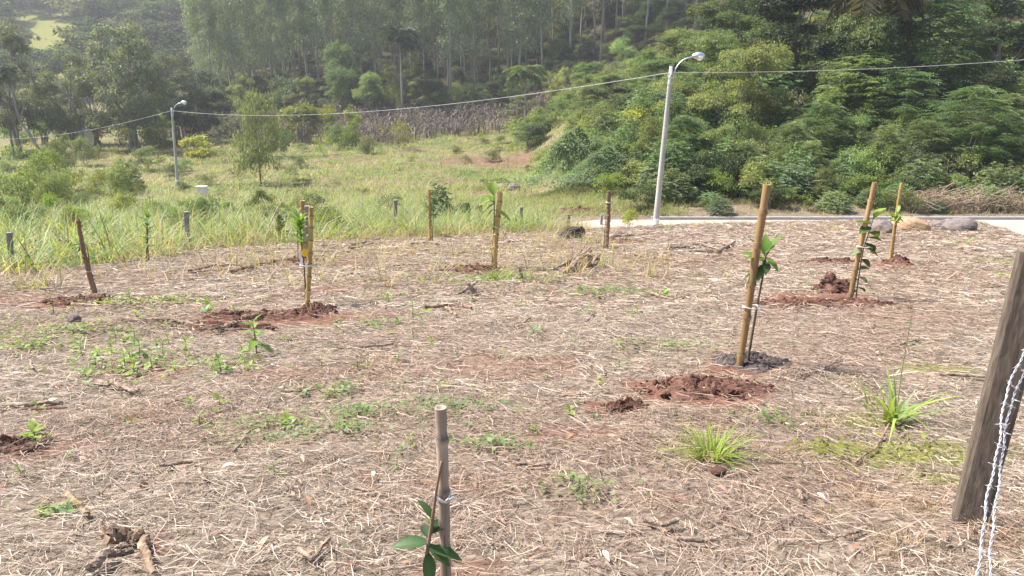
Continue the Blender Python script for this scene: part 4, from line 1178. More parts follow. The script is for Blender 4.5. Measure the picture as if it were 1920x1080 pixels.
def tie(o, d, f, rad, mat='string', extra=(0.0, 0.0), thick=.0035):
    c = np.array(d) * f; th = np.linspace(0, 2 * np.pi, 17)
    mb = MB()
    for k in (0, 1):
        P = np.stack([c[0] + extra[0] * .5 + np.cos(th) * (rad * 1.25 + abs(extra[0]) * .5), c[1] + extra[1] * .5 + np.sin(th) * rad * 1.35, c[2] + .008 * np.sin(th * 2 + k) + k * thick * 1.6], 1)
        mb.add(*tube(P, thick, 6, False))
    P = np.array([c + [rad * 1.2, -rad, 0], c + [rad * 2.0, -rad * 1.6, .012], c + [rad * 3.0, -rad * 1.4, -.004]]); mb.add(*tube(P, thick * .9, 6))
    return mb.build('tie', M[mat], o)

def sapling(base, pts, r, label, leaves, group='young citrus trees', stem='stem', name='citrus_sapling'):
    """leaves: (kind, fraction of stem, azimuth deg, elevation deg, size)"""
    o = empty(name, base); tag(o, label, 'sapling', group)
    pts = np.array(pts, float); 
    q = np.linspace(0, len(pts) - 1, 4 * len(pts)); P = np.stack([np.interp(q, range(len(pts)), pts[:, i]) for i in range(3)], 1)
    mb = MB(); mb.add(*tube(P, np.linspace(r, r * .45, len(P)), 8)); mb.build('stem', M[stem], o, True)
    for (k, f, az, el, s) in leaves:
        i = f * (len(P) - 1); p = np.array([np.interp(i, range(len(P)), P[:, j]) for j in range(3)])
        put_leaf(k, o, p, R(az), R(el), s, rng.uniform(-.4, .4))
    return o
def rel(b, u, v, dy=0.0):
    return tuple(at_y(u, v, b.y + dy) - Vector(b))

# nearest stake
o, b, d = stake(846, 1300, 823, 765, .0138, 'grey_bamboo', 'weathered grey bamboo stake closest to the camera with open hollow top', 6, y=1.55, taper=1.0)
f930 = (at_y(826, 930, 1.55) - b).z / d.z
tie(o, d, f930, .0148, thick=.0024)
mb = MB(); c = np.array(d)
V, F = tube(np.array([c * .35 + [.004, -.0142, 0], c * .62 + [.002, -.0140, 0]]), [.0011, .0008], 5); mb.add(V, F); mb.build('crack', M['dark_wood'], o)
bs = Vector((b.x - .02, b.y - .015, b.z))
sp = [(0, 0, -.05), rel(bs, 794, 1110), rel(bs, 801, 1035), rel(bs, 812, 965), rel(bs, 818, 920), rel(bs, 828, 865)]
sapling(bs, sp, .006, 'small dark-leaved citrus sapling at the foot of the nearest stake',
        [('citrus', .45, 188, 8, .088), ('citrus', .42, -8, -5, .085), ('citrus', .40, -75, -50, .08), ('deep', .50, 20, 25, .05), ('citrus', .58, 150, 55, .055), ('deep', .52, 60, 5, .055), ('bright', .55, 130, 30, .025), ('deep', .47, 110, 10, .065), ('citrus', .44, -30, -25, .07)], stem='brown_wood')

# large golden stake on the right
o, b, d = stake(1384, 690, 1440, 346, .0265, 'gold_bamboo', 'thick golden bamboo stake with split top beside dark ash soil', 5, taper=1.12)
tie(o, d, .345, .033, extra=(.035, 0))
b2 = ground(1400, 688)
sp = [(0, 0, -.03), rel(b2, 1408, 640), rel(b2, 1420, 570), rel(b2, 1432, 510), rel(b2, 1437, 472)]
sp2 = sapling(b2, sp, .012, 'citrus sapling with bright leaf tuft tied to the thick golden stake',
        [('bright', .86, 170, 35, 0.195), ('bright', .9, 200, 20, 0.182), ('bright', .95, 80, 70, 0.169), ('citrus', .85, 230, -30, 0.169), ('bright', .97, 20, 60, 0.195), ('bright', .92, 150, 60, 0.182), ('citrus', .88, 260, -10, 0.156), ('bright', .99, 40, 35, 0.130), ('citrus', .83, 190, -20, 0.195), ('bright', .87, 120, 15, 0.169), ('bright', .93, 300, -20, 0.143), ('bright', .98, 100, 40, 0.156)])
pt = at_y(1437, 503, b2.y - .03) - b2
mb = MB(); mb.add(*boxvf(tuple(pt), (.028, .004, .10), Matrix.Rotation(.2, 4, 'Y'))); mb.build('tag', M['white'], sp2)

# stake twined by a leafy climber
o, b, d = stake(1593, 562, 1640, 342, .032, 'gold_bamboo', 'thick brown bamboo stake with leafy climber behind the soil heap', 5, taper=.95)
tie(o, d, .46, .04, extra=(.04, -.01), thick=.006)
b3 = ground(1603, 562)
sp = [(0, -.02, -.03), rel(b3, 1610, 520), rel(b3, 1618, 470), rel(b3, 1628, 440), rel(b3, 1640, 402)]
sapling(b3, sp, .009, 'young tree with round dark leaves growing up the brown stake', [('vine', .15, 10, -20, .13), ('vine', .25, -60, -10, .13), ('vine', .33, 0, 10, .12), ('vine', .42, -40, -30, .14), ('vine', .55, -20, -20, .2), ('vine', .62, 20, -35, .2), ('vine', .70, -10, 0, .17), ('vine', .78, 30, -15, .2), ('lime', .97, 20, 40, .2), ('lime', .93, -20, 55, .14), ('vine', .88, 170, 15, .2), ('mint', .5, 190, -10, .17), ('vine', .84, 200, -15, .17), ('vine', .22, 150, 0, .1)])

# thin leaning stake at the far right
o, b, d = stake(1667, 493, 1691, 343, .034, 'yellow_bamboo', 'thin amber bamboo stake at the far right', 7, taper=.8)
tie(o, d, .55, .032, thick=.006)
b4 = ground(1673, 494)
sp = [(0, 0, -.03), rel(b4, 1677, 450), rel(b4, 1680, 420), rel(b4, 1683, 398)]
sapling(b4, sp, .01, 'young tree with bright yellow-green leaves at the thin amber stake', [('lime', .82 + .03 * k, 150 + k * 22, 45 - k * 16, .19) for k in range(6)] + [('lime', .9, 10, 35, .17), ('lime', .85, -30, -25, .16), ('lime', 1.0, 60, 60, .16), ('bright', .75, 190, 10, .18), ('bright', .7, 20, 0, .15)])

# brown pair
o, b, d = stake(1137, 466, 1142, 358, .05, 'brown_wood', 'straight brown wooden stake near the near lamp pole', 4, 'wood', taper=.95)
tie(o, d, .8, .05, thick=.008)
b5 = ground(1132, 466)
sapling(b5, [(0, 0, -.03), rel(b5, 1134, 430), rel(b5, 1137, 395)], .012, 'bare thin sapling stem beside the straight brown stake', [('mint', .9, 180, 20, .15), ('mint', .7, 0, 20, .12)])

o, b, d = stake(927, 504, 937, 360, .05, 'yellow_bamboo', 'yellow bamboo stake in the middle beside green grass', 5, taper=.9)
tie(o, d, .55, .05, thick=.006)
b6 = ground(922, 504)
sapling(b6, [(0, -.05, -.03), rel(b6, 924, 470), rel(b6, 926, 430), rel(b6, 927, 385), rel(b6, 926, 364)], .014, 'sapling with narrow yellow-green leaves at the middle yellow stake',
        [('lime', .97, 150, 60, .3), ('bright', .9, 190, 20, .3), ('lime', .85, 170, -10, .3), ('bright', .78, 160, -30, .33), ('bright', .72, 200, -40, .3), ('lime', .70, -5, -25, .36), ('bright', .8, 120, 40, .28), ('lime', .99, 90, 70, .25)])

o, b, d = stake(805, 454, 806, 355, .05, 'yellow_bamboo', 'straight yellow bamboo stake in front of the blue-green shrub', 6, taper=.85)
tie(o, d, .5, .05, thick=.006)
b7 = ground(811, 454)
sapling(b7, [(0, -.05, -.03), rel(b7, 812, 420), rel(b7, 813, 385)], .014, 'dark-leaved sapling right of the straight yellow stake', [('citrus', .95, a, 20, .26) for a in range(0, 360, 60)] + [('citrus', .75, a, 0, .24) for a in range(20, 360, 90)])

# tall yellow stake with the yellow label
o, b, d = stake(577, 574, 583, 388, .029, 'yellow_bamboo', 'tall yellow bamboo stake with many joints left of centre', 8, taper=.95)
tie(o, d, .42, .038, extra=(-.06, 0), thick=.005)
b8 = ground(574, 573)
sp = [(0, -.02, -.03), rel(b8, 572, 530), rel(b8, 570, 495), rel(b8, 566, 465), rel(b8, 563, 430), rel(b8, 561, 412)]
s8 = sapling(b8, sp, .011, 'sapling with a column of bright leaves and a yellow label beside the tall yellow stake',
        [('bright', .62 + .38 * (k / 22), k * 137.5, 35 + 25 * (k / 22), .17 - .04 * (k / 22)) for k in range(23)])
pt = at_y(572, 474, b8.y - .05) - b8
mb = MB(); mb.add(*boxvf(tuple(pt), (.075, .004, .085), Matrix.Rotation(.3, 4, 'Y'))); mb.build('label_tag', M['yellow_tag'], s8)
pt = at_y(563, 480, b8.y - .03) - b8
mb = MB(); mb.add(*boxvf(tuple(pt), (.03, .004, .16), Matrix.Rotation(-.1, 4, 'Y'))); mb.build('tag', M['white'], s8)
o, b, d = stake(567, 485, 568, 376, .055, 'yellow_bamboo', 'yellow bamboo stake just behind the tall yellow stake', 5, taper=.9)
b9 = ground(559, 484)
sapling(b9, [(0, 0, -.03), rel(b9, 558, 440), rel(b9, 556, 395)], .014, 'leafy sapling left of the second yellow stake', [('bright', .6 + .4 * k / 12, k * 137, 30, .24) for k in range(13)])
o, b, d = stake(523, 452, 522, 402, .05, 'yellow_bamboo', 'short yellow stake in the dry grass left of the yellow pair', 4, taper=.9)
b10 = ground(527, 453)
sapling(b10, [(0, 0, -.03), rel(b10, 527, 430), rel(b10, 526, 412)], .014, 'dark-leaved sapling at the short yellow stake', [('citrus', .4 + .6 * k / 14, k * 137, 15 + 40 * (k / 14), .22) for k in range(15)])
# dark leaning stick on the left
o, b, d = stake(178, 555, 145, 410, .035, 'brown_wood', 'dark crooked stick leaning left over the grass edge', 4, 'wood', taper=.7)
tie(o, d, .33, .03, thick=.005)
b11 = ground(174, 554)
sapling(b11, [(0, 0, -.03), rel(b11, 170, 510), rel(b11, 164, 465), rel(b11, 160, 458)], .008, 'sapling with a few broad leaves on the leaning dark stick', [('citrus', .97, 175, 5, .2), ('citrus', .95, 200, -15, .2), ('citrus', .99, 150, 15, .18), ('citrus', .96, 10, 10, .14), ('bright', .94, 190, -30, .15)])
b12 = ground(277, 491)
o, b, d = stake(278, 491, 276, 420, .018, 'brown_wood', 'thin reddish stick against the tall grass at the left', 3, 'wood', taper=.8)
sapling(b12, [(-.03, -.02, -.03), rel(b12, 276, 450), rel(b12, 277, 405)], .010, 'slender sapling with dark leaves at the thin reddish stick', [(('citrus', 'bright')[k % 2], .35 + .65 * k / 15, k * 137, 20 + 45 * (k / 15), .17) for k in range(16)])

# ------------------------------------------------------------------ fence posts
def post(ub, vb, ut, vt, w, label, dy=0.0, y=None, dep=None, group='old fence posts behind the plot', cut=0.0, turn=.25):
    b = ground(ub, vb) if y is None else at_y(ub, vb, y)
    if y is not None: b.z = H(b.x, y)
    t = at_y(ut, vt, b.y + dy)
    o = empty('fence_post', b); tag(o, label, 'fence post', group)
    d = np.array(t - b); n = 12; mb = MB(); dp = dep or w
    q = np.linspace(-.06, 1, n); V = []
    bev = .12
    sec = np.array([(-.5 + bev, -.5), (.5 - bev, -.5), (.5, -.5 + bev), (.5, .5 - bev), (.5 - bev, .5), (-.5 + bev, .5), (-.5, .5 - bev), (-.5, -.5 + bev)])
    tw = np.array([np.cos(turn), np.sin(turn)])
    for k, f in enumerate(q):
        s = sec * np.array([w, dp]) * (1 + rng.normal(0, .012))
        s = s @ np.array([[tw[0], tw[1]], [-tw[1], tw[0]]])
        zz = d[2] * f + (cut * s[:, 0] if k == n - 1 else 0)
        V.append(np.stack([d[0] * f + s[:, 0], d[1] * f + s[:, 1], np.broadcast_to(zz, (8,))], 1))
    V = np.vstack(V); F = [(k * 8 + j, k * 8 + (j + 1) % 8, (k + 1) * 8 + (j + 1) % 8, (k + 1) * 8 + j) for k in range(n - 1) for j in range(8)]
    e = (n - 1) * 8; F += [(e, e + 1, e + 2, e + 7), (e + 2, e + 3, e + 6, e + 7), (e + 3, e + 4, e + 5, e + 6)]
    mb.add(V, np.array(F)); mb.build('shaft', M['post_wood'] if group is None else M['old_post'], o)
    return o, b, Vector(d)
o, pb, pd = post(1815, 984, 1948, 466, .118, 'weathered grey-brown wooden fence post at the right picture edge', dep=.06, group=None, cut=.2, turn=-.38)
mb = MB()
for f in (.36, .48): mb.add(*tube(np.array([np.array(pd) * f + [.02, -.040, .02], np.array(pd) * f + [.03, -.062, .02], np.array(pd) * f + [.04, -.040, .015]]), .002, 6))
mb.build('staple', M['wire'], o)
post(22, 500, 17, 436, .085, 'short grey fence post at the left picture edge')
post(352, 462, 349, 397, .11, 'grey fence post in the grass between the dark stick and the yellow stakes')
post(577, 470, 576, 386, .12, 'dark fence post squeezed between the two yellow stakes')
post(742, 434, 741, 375, .13, 'grey fence post with dry grass left of the straight yellow stake')
post(977, 429, 977, 388, .13, 'dark fence post standing right of the middle yellow stake')
post(1065, 427, 1066, 402, .12, 'short pale fence post before the end of the paved road')
post(1127, 424, 1128, 403, .12, 'shortest grey fence post beside the brown stake')

# barbed wire hanging along the near fence
def barbed(pts, label):
    o = empty('barbed_wire', pts[0]); tag(o, label, 'barbed wire', 'strands of the near fence')
    pts = np.array([tuple(p) for p in pts]) - np.array(tuple(pts[0]))
    seg = np.concatenate([[0], np.cumsum(np.linalg.norm(np.diff(pts, axis=0), axis=1))])
    s = np.arange(0, seg[-1], .004); C = np.stack([np.interp(s, seg, pts[:, i]) for i in range(3)], 1)
    ker = np.ones(41) / 41
    C = np.stack([np.convolve(np.pad(C[:, i], 20, 'edge'), ker, 'valid') for i in range(3)], 1)
    T = nrm(np.gradient(C, axis=0)); A = nrm(np.cross(T, [0, 0, 1.0])); B = np.cross(T, A)
    sd = rng.uniform(0, 6); C = C + A * (np.sin(s * 13 + sd) * .004 + np.sin(s * 37 + sd) * .002)[:, None] + B * (np.sin(s * 17 + sd) * .004)[:, None]
    mb = MB()
    for ph in (0, np.pi):
        off = A * np.cos(s * 105 + ph)[:, None] * .0023 + B * np.sin(s * 105 + ph)[:, None] * .0023
        mb.add(*tube(C + off, .0017, 5, False))
    mb.build('strands', M['wire'], o)
    bm_ = MB()
    for k in range(12, len(s) - 6, 22):
        th = np.linspace(0, 4 * np.pi, 14)
        P = C[k] + A[k] * np.cos(th)[:, None] * .0055 + B[k] * np.sin(th)[:, None] * .0055 + T[k] * (np.linspace(-.004, .004, 14))[:, None]
        bm_.add(*tube(P, .0013, 5, False))
        for sg in (-1, 1):
            e = A[k] * sg * rng.uniform(.5, 1) + B[k] * rng.uniform(-1, 1)
            bm_.add(*tube(np.array([C[k] + e * .004, C[k] + e * .019]), [.0013, .0005], 5))
    bm_.build('barbs', M['wire'], o)['kind'] = 'stuff'
    return o
ex = Vector(tuple(ray(1960, 560))) * 3.35 + Vector((0, 0, CAMZ))
def wp(u, v, dep): return Vector(tuple(ray(u, v))) * dep + Vector((0, 0, CAMZ))
barbed([wp(2010, 500, 2.95), wp(1955, 590, 2.70), wp(1918, 658, 2.56), wp(1884, 755, 2.44), wp(1862, 880, 2.28), wp(1846, 990, 2.12), wp(1826, 1085, 2.0), wp(1800, 1230, 1.8)], 'left strand of barbed wire at the right edge')
barbed([wp(2020, 505, 2.96), wp(1962, 598, 2.71), wp(1926, 668, 2.57), wp(1896, 765, 2.45), wp(1872, 880, 2.29), wp(1866, 985, 2.13), wp(1853, 1085, 2.0), wp(1835, 1230, 1.8)], 'right strand of barbed wire at the right edge')

# ------------------------------------------------------------------ soil heaps and clods
def clod_me(i, flat=.7, seed=0, rough=.5):
    n, m = 10, 7
    th = np.linspace(0, 2 * np.pi, n, endpoint=False); ph = np.linspace(.12, np.pi - .12, m)
    d = np.stack([np.outer(np.sin(ph), np.cos(th)), np.outer(np.sin(ph), np.sin(th)), np.outer(np.cos(ph), np.ones(n))], -1)
    s = rng.uniform(0, 9)
    r = 1 + rough * np.sin(d[..., 0] * 2.6 + s) * np.cos(d[..., 1] * 3.1 + s) + rng.normal(0, rough * .34, (m, n))
    V = (d * r[..., None] * np.array([1, .85, flat])).reshape(-1, 3)
    F = [(a * n + b, a * n + (b + 1) % n, (a + 1) * n + (b + 1) % n, (a + 1) * n + b) for a in range(m - 1) for b in range(n)]
    for j in range(0, n - 2, 2): F.append((0, j + 2 if j + 2 < n else 0, j + 1, 0)) if False else None
    F = [f for f in F if f]
    for a, rev in ((0, False), ((m - 1) * n, True)):
        for j in range(1, n - 2, 2):
            f = (a, a + j, a + j + 1, a + j + 2); F.append(f[::-1] if not rev else f)
    return mesh_np('clod', V, np.array(F), np.ones((len(V), 3)))
CLOD = [clod_me(i) for i in range(5)]
def rock_me(i):
    n, m = 36, 22; th = np.linspace(0, 2 * np.pi, n, endpoint=False); ph = np.linspace(.03, np.pi - .03, m)
    d = np.stack([np.outer(np.sin(ph), np.cos(th)), np.outer(np.sin(ph), np.sin(th)), np.outer(np.cos(ph), np.ones(n))], -1)
    r = np.ones((m, n))
    for k in range(9):            # cleaved faces
        ax = sph(1)[0]; c = rng.uniform(.84, .97); dd = d @ ax; r = np.minimum(r, np.where(dd > .05, c / np.maximum(dd, .05), 9))
    r = r + .03 * np.sin(d[..., 0] * 9 + i) * np.sin(d[..., 1] * 8) + rng.normal(0, .012, (m, n))
    V = (d * r[..., None]).reshape(-1, 3)
    F = [(a * n + b, a * n + (b + 1) % n, (a + 1) * n + (b + 1) % n, (a + 1) * n + b) for a in range(m - 1) for b in range(n)]
    return mesh_np('rock', V, np.array(F), np.ones((len(V), 3)))
ROCK = [rock_me(i) for i in range(3)]

def fnoise(x, y, wl, k=10):
    t = 0
    for _ in range(k):
        a = rng.uniform(0, 6.28); f = 6.28 / wl * rng.uniform(.5, 1.6); t = t + np.sin((x * math.cos(a) + y * math.sin(a)) * f + rng.uniform(0, 6.28))
    return t / math.sqrt(k)
def heap(u, v, rx, ry, hh, mat, label, nclod, cmat='soil', cs=(.02, .05), cat='soil heap'):
    b = ground(u, v); o = empty('soil_heap', b); tag(o, label, cat, 'dug soil around the young trees')
    n, m = 66, 28; th = np.linspace(0, 2 * np.pi, n, endpoint=False); rr = np.linspace(0, 1, m) ** .8
    wob = 1 + .14 * np.sin(3 * th + u) + .10 * np.sin(5 * th + v) + rng.normal(0, .04, n)
    X = np.outer(rr, np.cos(th) * wob) * rx; Y = np.outer(rr, np.sin(th) * wob) * ry
    gz = hgt(b.x + X, b.y + Y) - b.z
    hz = hh * (1 - rr[:, None] ** 1.7) * (.65 + .55 * np.sin(X * 9 / rx * .5 + u) * np.cos(Y * 8 / ry * .5 + v)) + (rng.normal(0, .005, X.shape) + .011 * np.abs(fnoise(X, Y, .13)) * (.4 + np.abs(fnoise(X, Y, .4))) + .006 * fnoise(X, Y, .05)) * (1 - rr[:, None] ** 6)
    Z = gz + .014 + np.maximum(hz, -.004) * 1.0 - .03 * rr[:, None] ** 8
    V = np.stack([X, Y, Z], -1).reshape(-1, 3)
    F = np.array([(a * n + c, a * n + (c + 1) % n, (a + 1) * n + (c + 1) % n, (a + 1) * n + c) for a in range(m - 1) for c in range(n)])
    mb = MB(); mb.add(V, F); mb.build('soil', M[mat], o)
    for k in range(int(nclod * 2.2)):
        a = rng.uniform(0, 6.28); r = math.sqrt(rng.uniform(0, 1)) * 1.08
        x, y = math.cos(a) * r * rx, math.sin(a) * r * ry
        me = CLOD[rng.integers(5)]
        c = bpy.data.objects.new('clod', me); COL.objects.link(c); c.parent = o
        if not me.materials: me.materials.append(M[cmat])
        s = rng.uniform(*cs) * (.3 + .8 * rng.uniform(0, 1) ** 4)
        top = hh * max(0, 1 - r ** 1.7) * (.65 + .55 * math.sin(x * 9 / rx * .5 + u) * math.cos(y * 8 / ry * .5 + v))
        c.location = (x, y, float(hgt(b.x + x, b.y + y)) - b.z + max(0, top) + .018 + s * .15)
        c.scale = (s * rng.uniform(.8, 1.4), s, s * rng.uniform(.6, 1)); c.rotation_euler = (rng.uniform(-.6, .6), rng.uniform(-.6, .6), rng.uniform(0, 6))
    return o
heap(1315, 728, .44, .3, .045, 'soil', 'wide red soil patch with clods left of the ash at the golden stake', 46, cs=(.012, .045))
heap(1408, 682, .30, .26, .05, 'ash', 'dark ash-coloured soil round the foot of the thick golden stake', 8, cs=(.008, .018))
heap(1172, 768, .13, .09, .05, 'soil', 'small dark red clod heap left of the wide soil patch', 14, cs=(.012, .035))
heap(1560, 545, .26, .22, .22, 'soil', 'tall heap of red soil clods beside the climber stake', 46, cs=(.025, .07))
heap(1500, 572, .55, .28, .05, 'soil', 'flat red soil spread left of the climber stake', 34, cs=(.015, .04))
heap(1610, 568, .45, .25, .04, 'soil', 'low red soil in front of the climber stake', 26, cs=(.015, .04))
heap(1555, 493, .6, .3, .06, 'soil', 'long low red soil bank behind the clod heap', 26, cs=(.02, .06))
heap(1683, 494, .28, .25, .13, 'soil', 'dark round soil heap at the thin amber stake', 22, cs=(.02, .05))
heap(500, 597, .7, .26, .05, 'soil', 'broad dark soil patch left of the tall yellow stake foot', 36, cs=(.015, .05))
heap(595, 583, .22, .18, .09, 'soil', 'small dark soil heap right of the tall yellow stake foot', 18, cs=(.02, .05))
heap(415, 618, .5, .22, .05, 'soil', 'reddish soil patch with a pale stick left of the bright weed', 18, cs=(.015, .045))
heap(878, 507, .55, .42, .08, 'soil', 'red soil patch left of the middle yellow stake', 34, cs=(.02, .06))
heap(150, 565, .45, .28, .06, 'soil', 'red soil at the foot of the dark leaning stick', 20, cs=(.015, .05))
heap(15, 842, .2, .1, .03, 'soil', 'dark red soil patch at the left picture edge', 10, cs=(.01, .03))
heap(560, 490, .5, .4, .07, 'soil', 'small dark soil bank behind the tall yellow stake', 18, cs=(.02, .06))
heap(1160, 455, .7, .5, .07, 'soil', 'loose soil behind the straight brown stake', 12, cs=(.02, .05))
heap(1068, 397, 1.6, .8, .22, 'soil', 'mound of red earth dumped at the end of the paved road', 22, cs=(.04, .12))
heap(1120, 398, 1.0, .5, .12, 'soil', 'low red earth beside the mound at the road end', 12, cs=(.04, .1))

# ------------------------------------------------------------------ rocks
def rock(u, v, sx, sy, sz, mat, label, k=0, lift=.3):
    b = ground(u, v); me = ROCK[k % 3].copy(); me.name = 'rock'
    o = link('rock', me, M[mat]); o.location = b + Vector((0, 0, sz * lift + .015)); o.scale = (sx, sy, sz); o.rotation_euler = (0, .1 * k, k * 1.3)
    return tag(o, label, 'rock', 'rocks at the edge of the plot')
rock(1704, 433, .72, .5, .36, 'rock_orange', 'big rounded orange rock at the road edge of the plot', 0)
rock(1652, 437, .45, .4, .34, 'rock_grey', 'grey rock left of the big orange rock', 1)
rock(1797, 433, .58, .5, .36, 'rock_grey', 'brownish grey rock right of the big orange rock', 2)
rock(1762, 426, .36, .3, .2, 'rock_grey', 'small flat grey rock behind the orange rock', 1)
rock(963, 357, .55, .5, .45, 'rock_grey', 'grey boulder in the meadow below the soil bank', 0)
rock(938, 352, .9, .5, .25, 'rock_grey', 'flat earth-covered stone left of the meadow boulder', 2)
rock(335, 606, .085, .07, .075, 'soil', 'single dark brown lump on the straw at the left', 1) if False else None
rock(140, 606, .07, .06, .06, 'rock_grey', 'small dark stone on the straw near the left edge', 1)
rock(272, 920, .022, .018, .018, 'soil', 'small reddish-brown pebble in the lower left straw', 0)
rock(1345, 892, .04, .03, .018, 'soil', 'small orange clod in front of the grass tuft', 2)
rock(855, 435, .3, .3, .25, 'dark_wood', 'dark clod near the far edge', 1) if False else None

# ------------------------------------------------------------------ sticks, logs, stumps
def stick(pts, r, mat, label, name='stick', r1=None, dz=None, group='sticks lying on the straw', twigs=0):
    r = r * 1.15
    G = [ground(u, v) for u, v in pts]
    o = empty(name, G[0]); tag(o, label, name.replace('_', ' '), group)
    P = np.array([tuple(g - G[0]) for g in G]); P[:, 2] += r * .8 + .022 + (np.array(dz) if dz is not None else 0)
    q = np.linspace(0, len(P) - 1, 9 * len(P)); P2 = np.stack([np.interp(q, range(len(P)), P[:, i]) for i in range(3)], 1)
    P2 += np.stack([np.interp(np.linspace(0, 1, len(P2)), np.linspace(0, 1, 6), rng.normal(0, r * .35, 6)) for _ in range(3)], 1)
    mb = MB(); rr = np.linspace(r, r1 or r * .7, len(P2)) * (1 + np.interp(np.linspace(0, 1, len(P2)), np.linspace(0, 1, 7), rng.normal(0, .10, 7)))
    Vt, Ft = tube(P2, rr, 11); Vt = Vt + rng.normal(0, r * .11, Vt.shape)
    tn = .55 + .45 * sstep(-.7, .5, lump(Vt[:, 0] * 30, Vt[:, 1] * 30 + Vt[:, 2] * 30, .9, r * 50))
    mb.add(Vt, Ft, tn[:, None] * np.ones(3)); mb.build('wood', M[mat], o, False)
    if twigs:
        tb = MB()
        for k in range(twigs):
            i = rng.integers(2, len(P2) - 1); d = nrm(rng.normal(0, 1, (1, 3)))[0]; d[2] = abs(d[2]) * .6
            tb.add(*tube(np.array([P2[i], P2[i] + d * r * 4, P2[i] + d * r * 8 + [0, 0, r]]), [r * .45, r * .3, r * .12], 6))
        tb.build('twigs', M[mat], o)['kind'] = 'stuff'
    return o
stick([(195, 1035), (232, 1028), (270, 1022)], .026, 'pale_wood', 'knobbly peeling log end in the lower left corner', 'log', .02)
stick([(268, 1026), (280, 1055), (293, 1100)], .014, 'pale_wood', 'pale barkless stick running down from the knobbly log', 'stick')
stick([(165, 1090), (205, 1062), (245, 1048)], .017, 'dead_wood', 'grey-brown branch in front of the knobbly log', 'stick')
stick([(127, 936), (145, 958), (166, 980)], .013, 'pale_wood', 'short broken pale stick next to the round-leaved weed', 'stick')
stick([(-10, 770), (60, 768), (118, 764)], .014, 'dead_wood', 'brown stick reaching in from the left edge', 'stick')
stick([(0, 846), (50, 822), (75, 812)], .011, 'dead_wood', 'thin stick over dark soil at the left edge', 'stick')
stick([(180, 728), (225, 735), (262, 744)], .016, 'dead_wood', 'half buried brown stick below the broad-leaved weeds', 'stick')
stick([(235, 606), (300, 606), (345, 612)], .02, 'dead_wood', 'dark crooked stick above the broad-leaved weeds', 'stick')
stick([(265, 604), (325, 606), (362, 614)], .012, 'dead_wood', 'thin stick lying behind the dark crooked stick', 'stick')
stick([(452, 604), (490, 600), (528, 596)], .022, 'pale_wood', 'straight pale stick on the dark soil patch', 'stick')
stick([(405, 628), (425, 622), (442, 618)], .03, 'pale_wood', 'short thick pale stick on the reddish patch', 'stick')
stick([(436, 514), (470, 505), (508, 497)], .03, 'brown_wood', 'thick reddish stick left of the tall yellow stake', 'stick', twigs=2)
stick([(355, 512), (400, 502), (455, 501)], .02, 'brown_wood', 'long thin reddish stick in the left part of the plot', 'stick')
stick([(360, 516), (395, 512), (430, 508)], .018, 'dead_wood', 'grey stick crossing the long reddish stick', 'stick')
stick([(385, 468), (405, 465), (418, 463)], .022, 'dead_wood', 'short grey stick near the left fence post', 'stick')
stick([(660, 464), (690, 455), (715, 450)], .03, 'dead_wood', 'bundle-like branch at the far edge left of the straight yellow stake', 'stick', twigs=4)
stick([(655, 470), (685, 463), (705, 458)], .026, 'dead_wood', 'branch lying in front of the bundle at the far edge', 'stick')
stick([(770, 460), (805, 458), (840, 460)], .025, 'dead_wood', 'flat branch across the foot of the straight yellow stake', 'stick')
stick([(795, 582), (840, 580), (885, 583)], .018, 'brown_wood', 'long brown stick across the middle of the plot', 'stick', twigs=3)
stick([(835, 582), (848, 590), (855, 596)], .017, 'pale_wood', 'short pale stick beside the long brown one', 'stick')
stick([(862, 555), (880, 550), (895, 545)], .02, 'dead_wood', 'grey stick leaning on the small stump in the middle', 'stick', dz=[0, .03, .1])
stick([(1058, 518), (1080, 504), (1108, 490)], .034, 'dead_wood', 'pale thick stick leaning on the forked stump', 'stick', dz=[0, .08, .2])
stick([(1040, 508), (1075, 500), (1106, 492)], .026, 'dead_wood', 'thin dark stick leaning on the forked stump', 'stick', dz=[0, .1, .22])
stick([(1060, 503), (1085, 488), (1100, 478)], .02, 'pale_wood', 'upper thin stick against the forked stump', 'stick', dz=[0, .1, .25])
stick([(1190, 482), (1230, 486), (1285, 496)], .022, 'pale_wood', 'long pale stick right of the straight brown stake', 'stick')
stick([(1250, 468), (1300, 466), (1360, 462)], .026, 'dead_wood', 'dark branch lying right of the near pole line', 'branch', twigs=6)
stick([(1282, 455), (1315, 460), (1345, 470)], .024, 'dead_wood', 'branch crossing the dark branch pile', 'branch', twigs=4)
stick([(1345, 476), (1362, 467), (1378, 458)], .035, 'pale_wood', 'short thick pale log in the branch pile', 'log')
stick([(1290, 474), (1330, 474), (1370, 472)], .02, 'dead_wood', 'lowest stick of the branch pile', 'stick', twigs=3)
stick([(1300, 462), (1340, 455), (1400, 462)], .016, 'pale_wood', 'thin pale twig over the branch pile', 'stick', twigs=3)
stick([(1145, 448), (1165, 446), (1188, 445)], .04, 'dead_wood', 'grey log behind the straight brown stake', 'log')
stick([(1208, 990), (1240, 996), (1272, 992)], .011, 'dead_wood', 'short grey-brown stick in the lower right straw', 'stick')
stick([(1265, 1022), (1310, 1026), (1345, 1027)], .009, 'dead_wood', 'flat brown stick at the bottom right of centre', 'stick')
stick([(560, 1040), (585, 1062), (620, 1022)], .007, 'dead_wood', 'bent twig at the bottom edge left of the nearest stake', 'stick')
stick([(1500, 712), (1560, 690), (1578, 672)], .008, 'dead_wood', 'thin curved twig right of the ash soil', 'stick')
stick([(1600, 880), (1640, 850), (1665, 805)], .006, 'pale_wood', 'long dry stalk below the tall grass plant', 'stick')
stick([(440, 855), (460, 825), (470, 815)], .007, 'dead_wood', 'thin grey twig below the clover patch', 'stick')
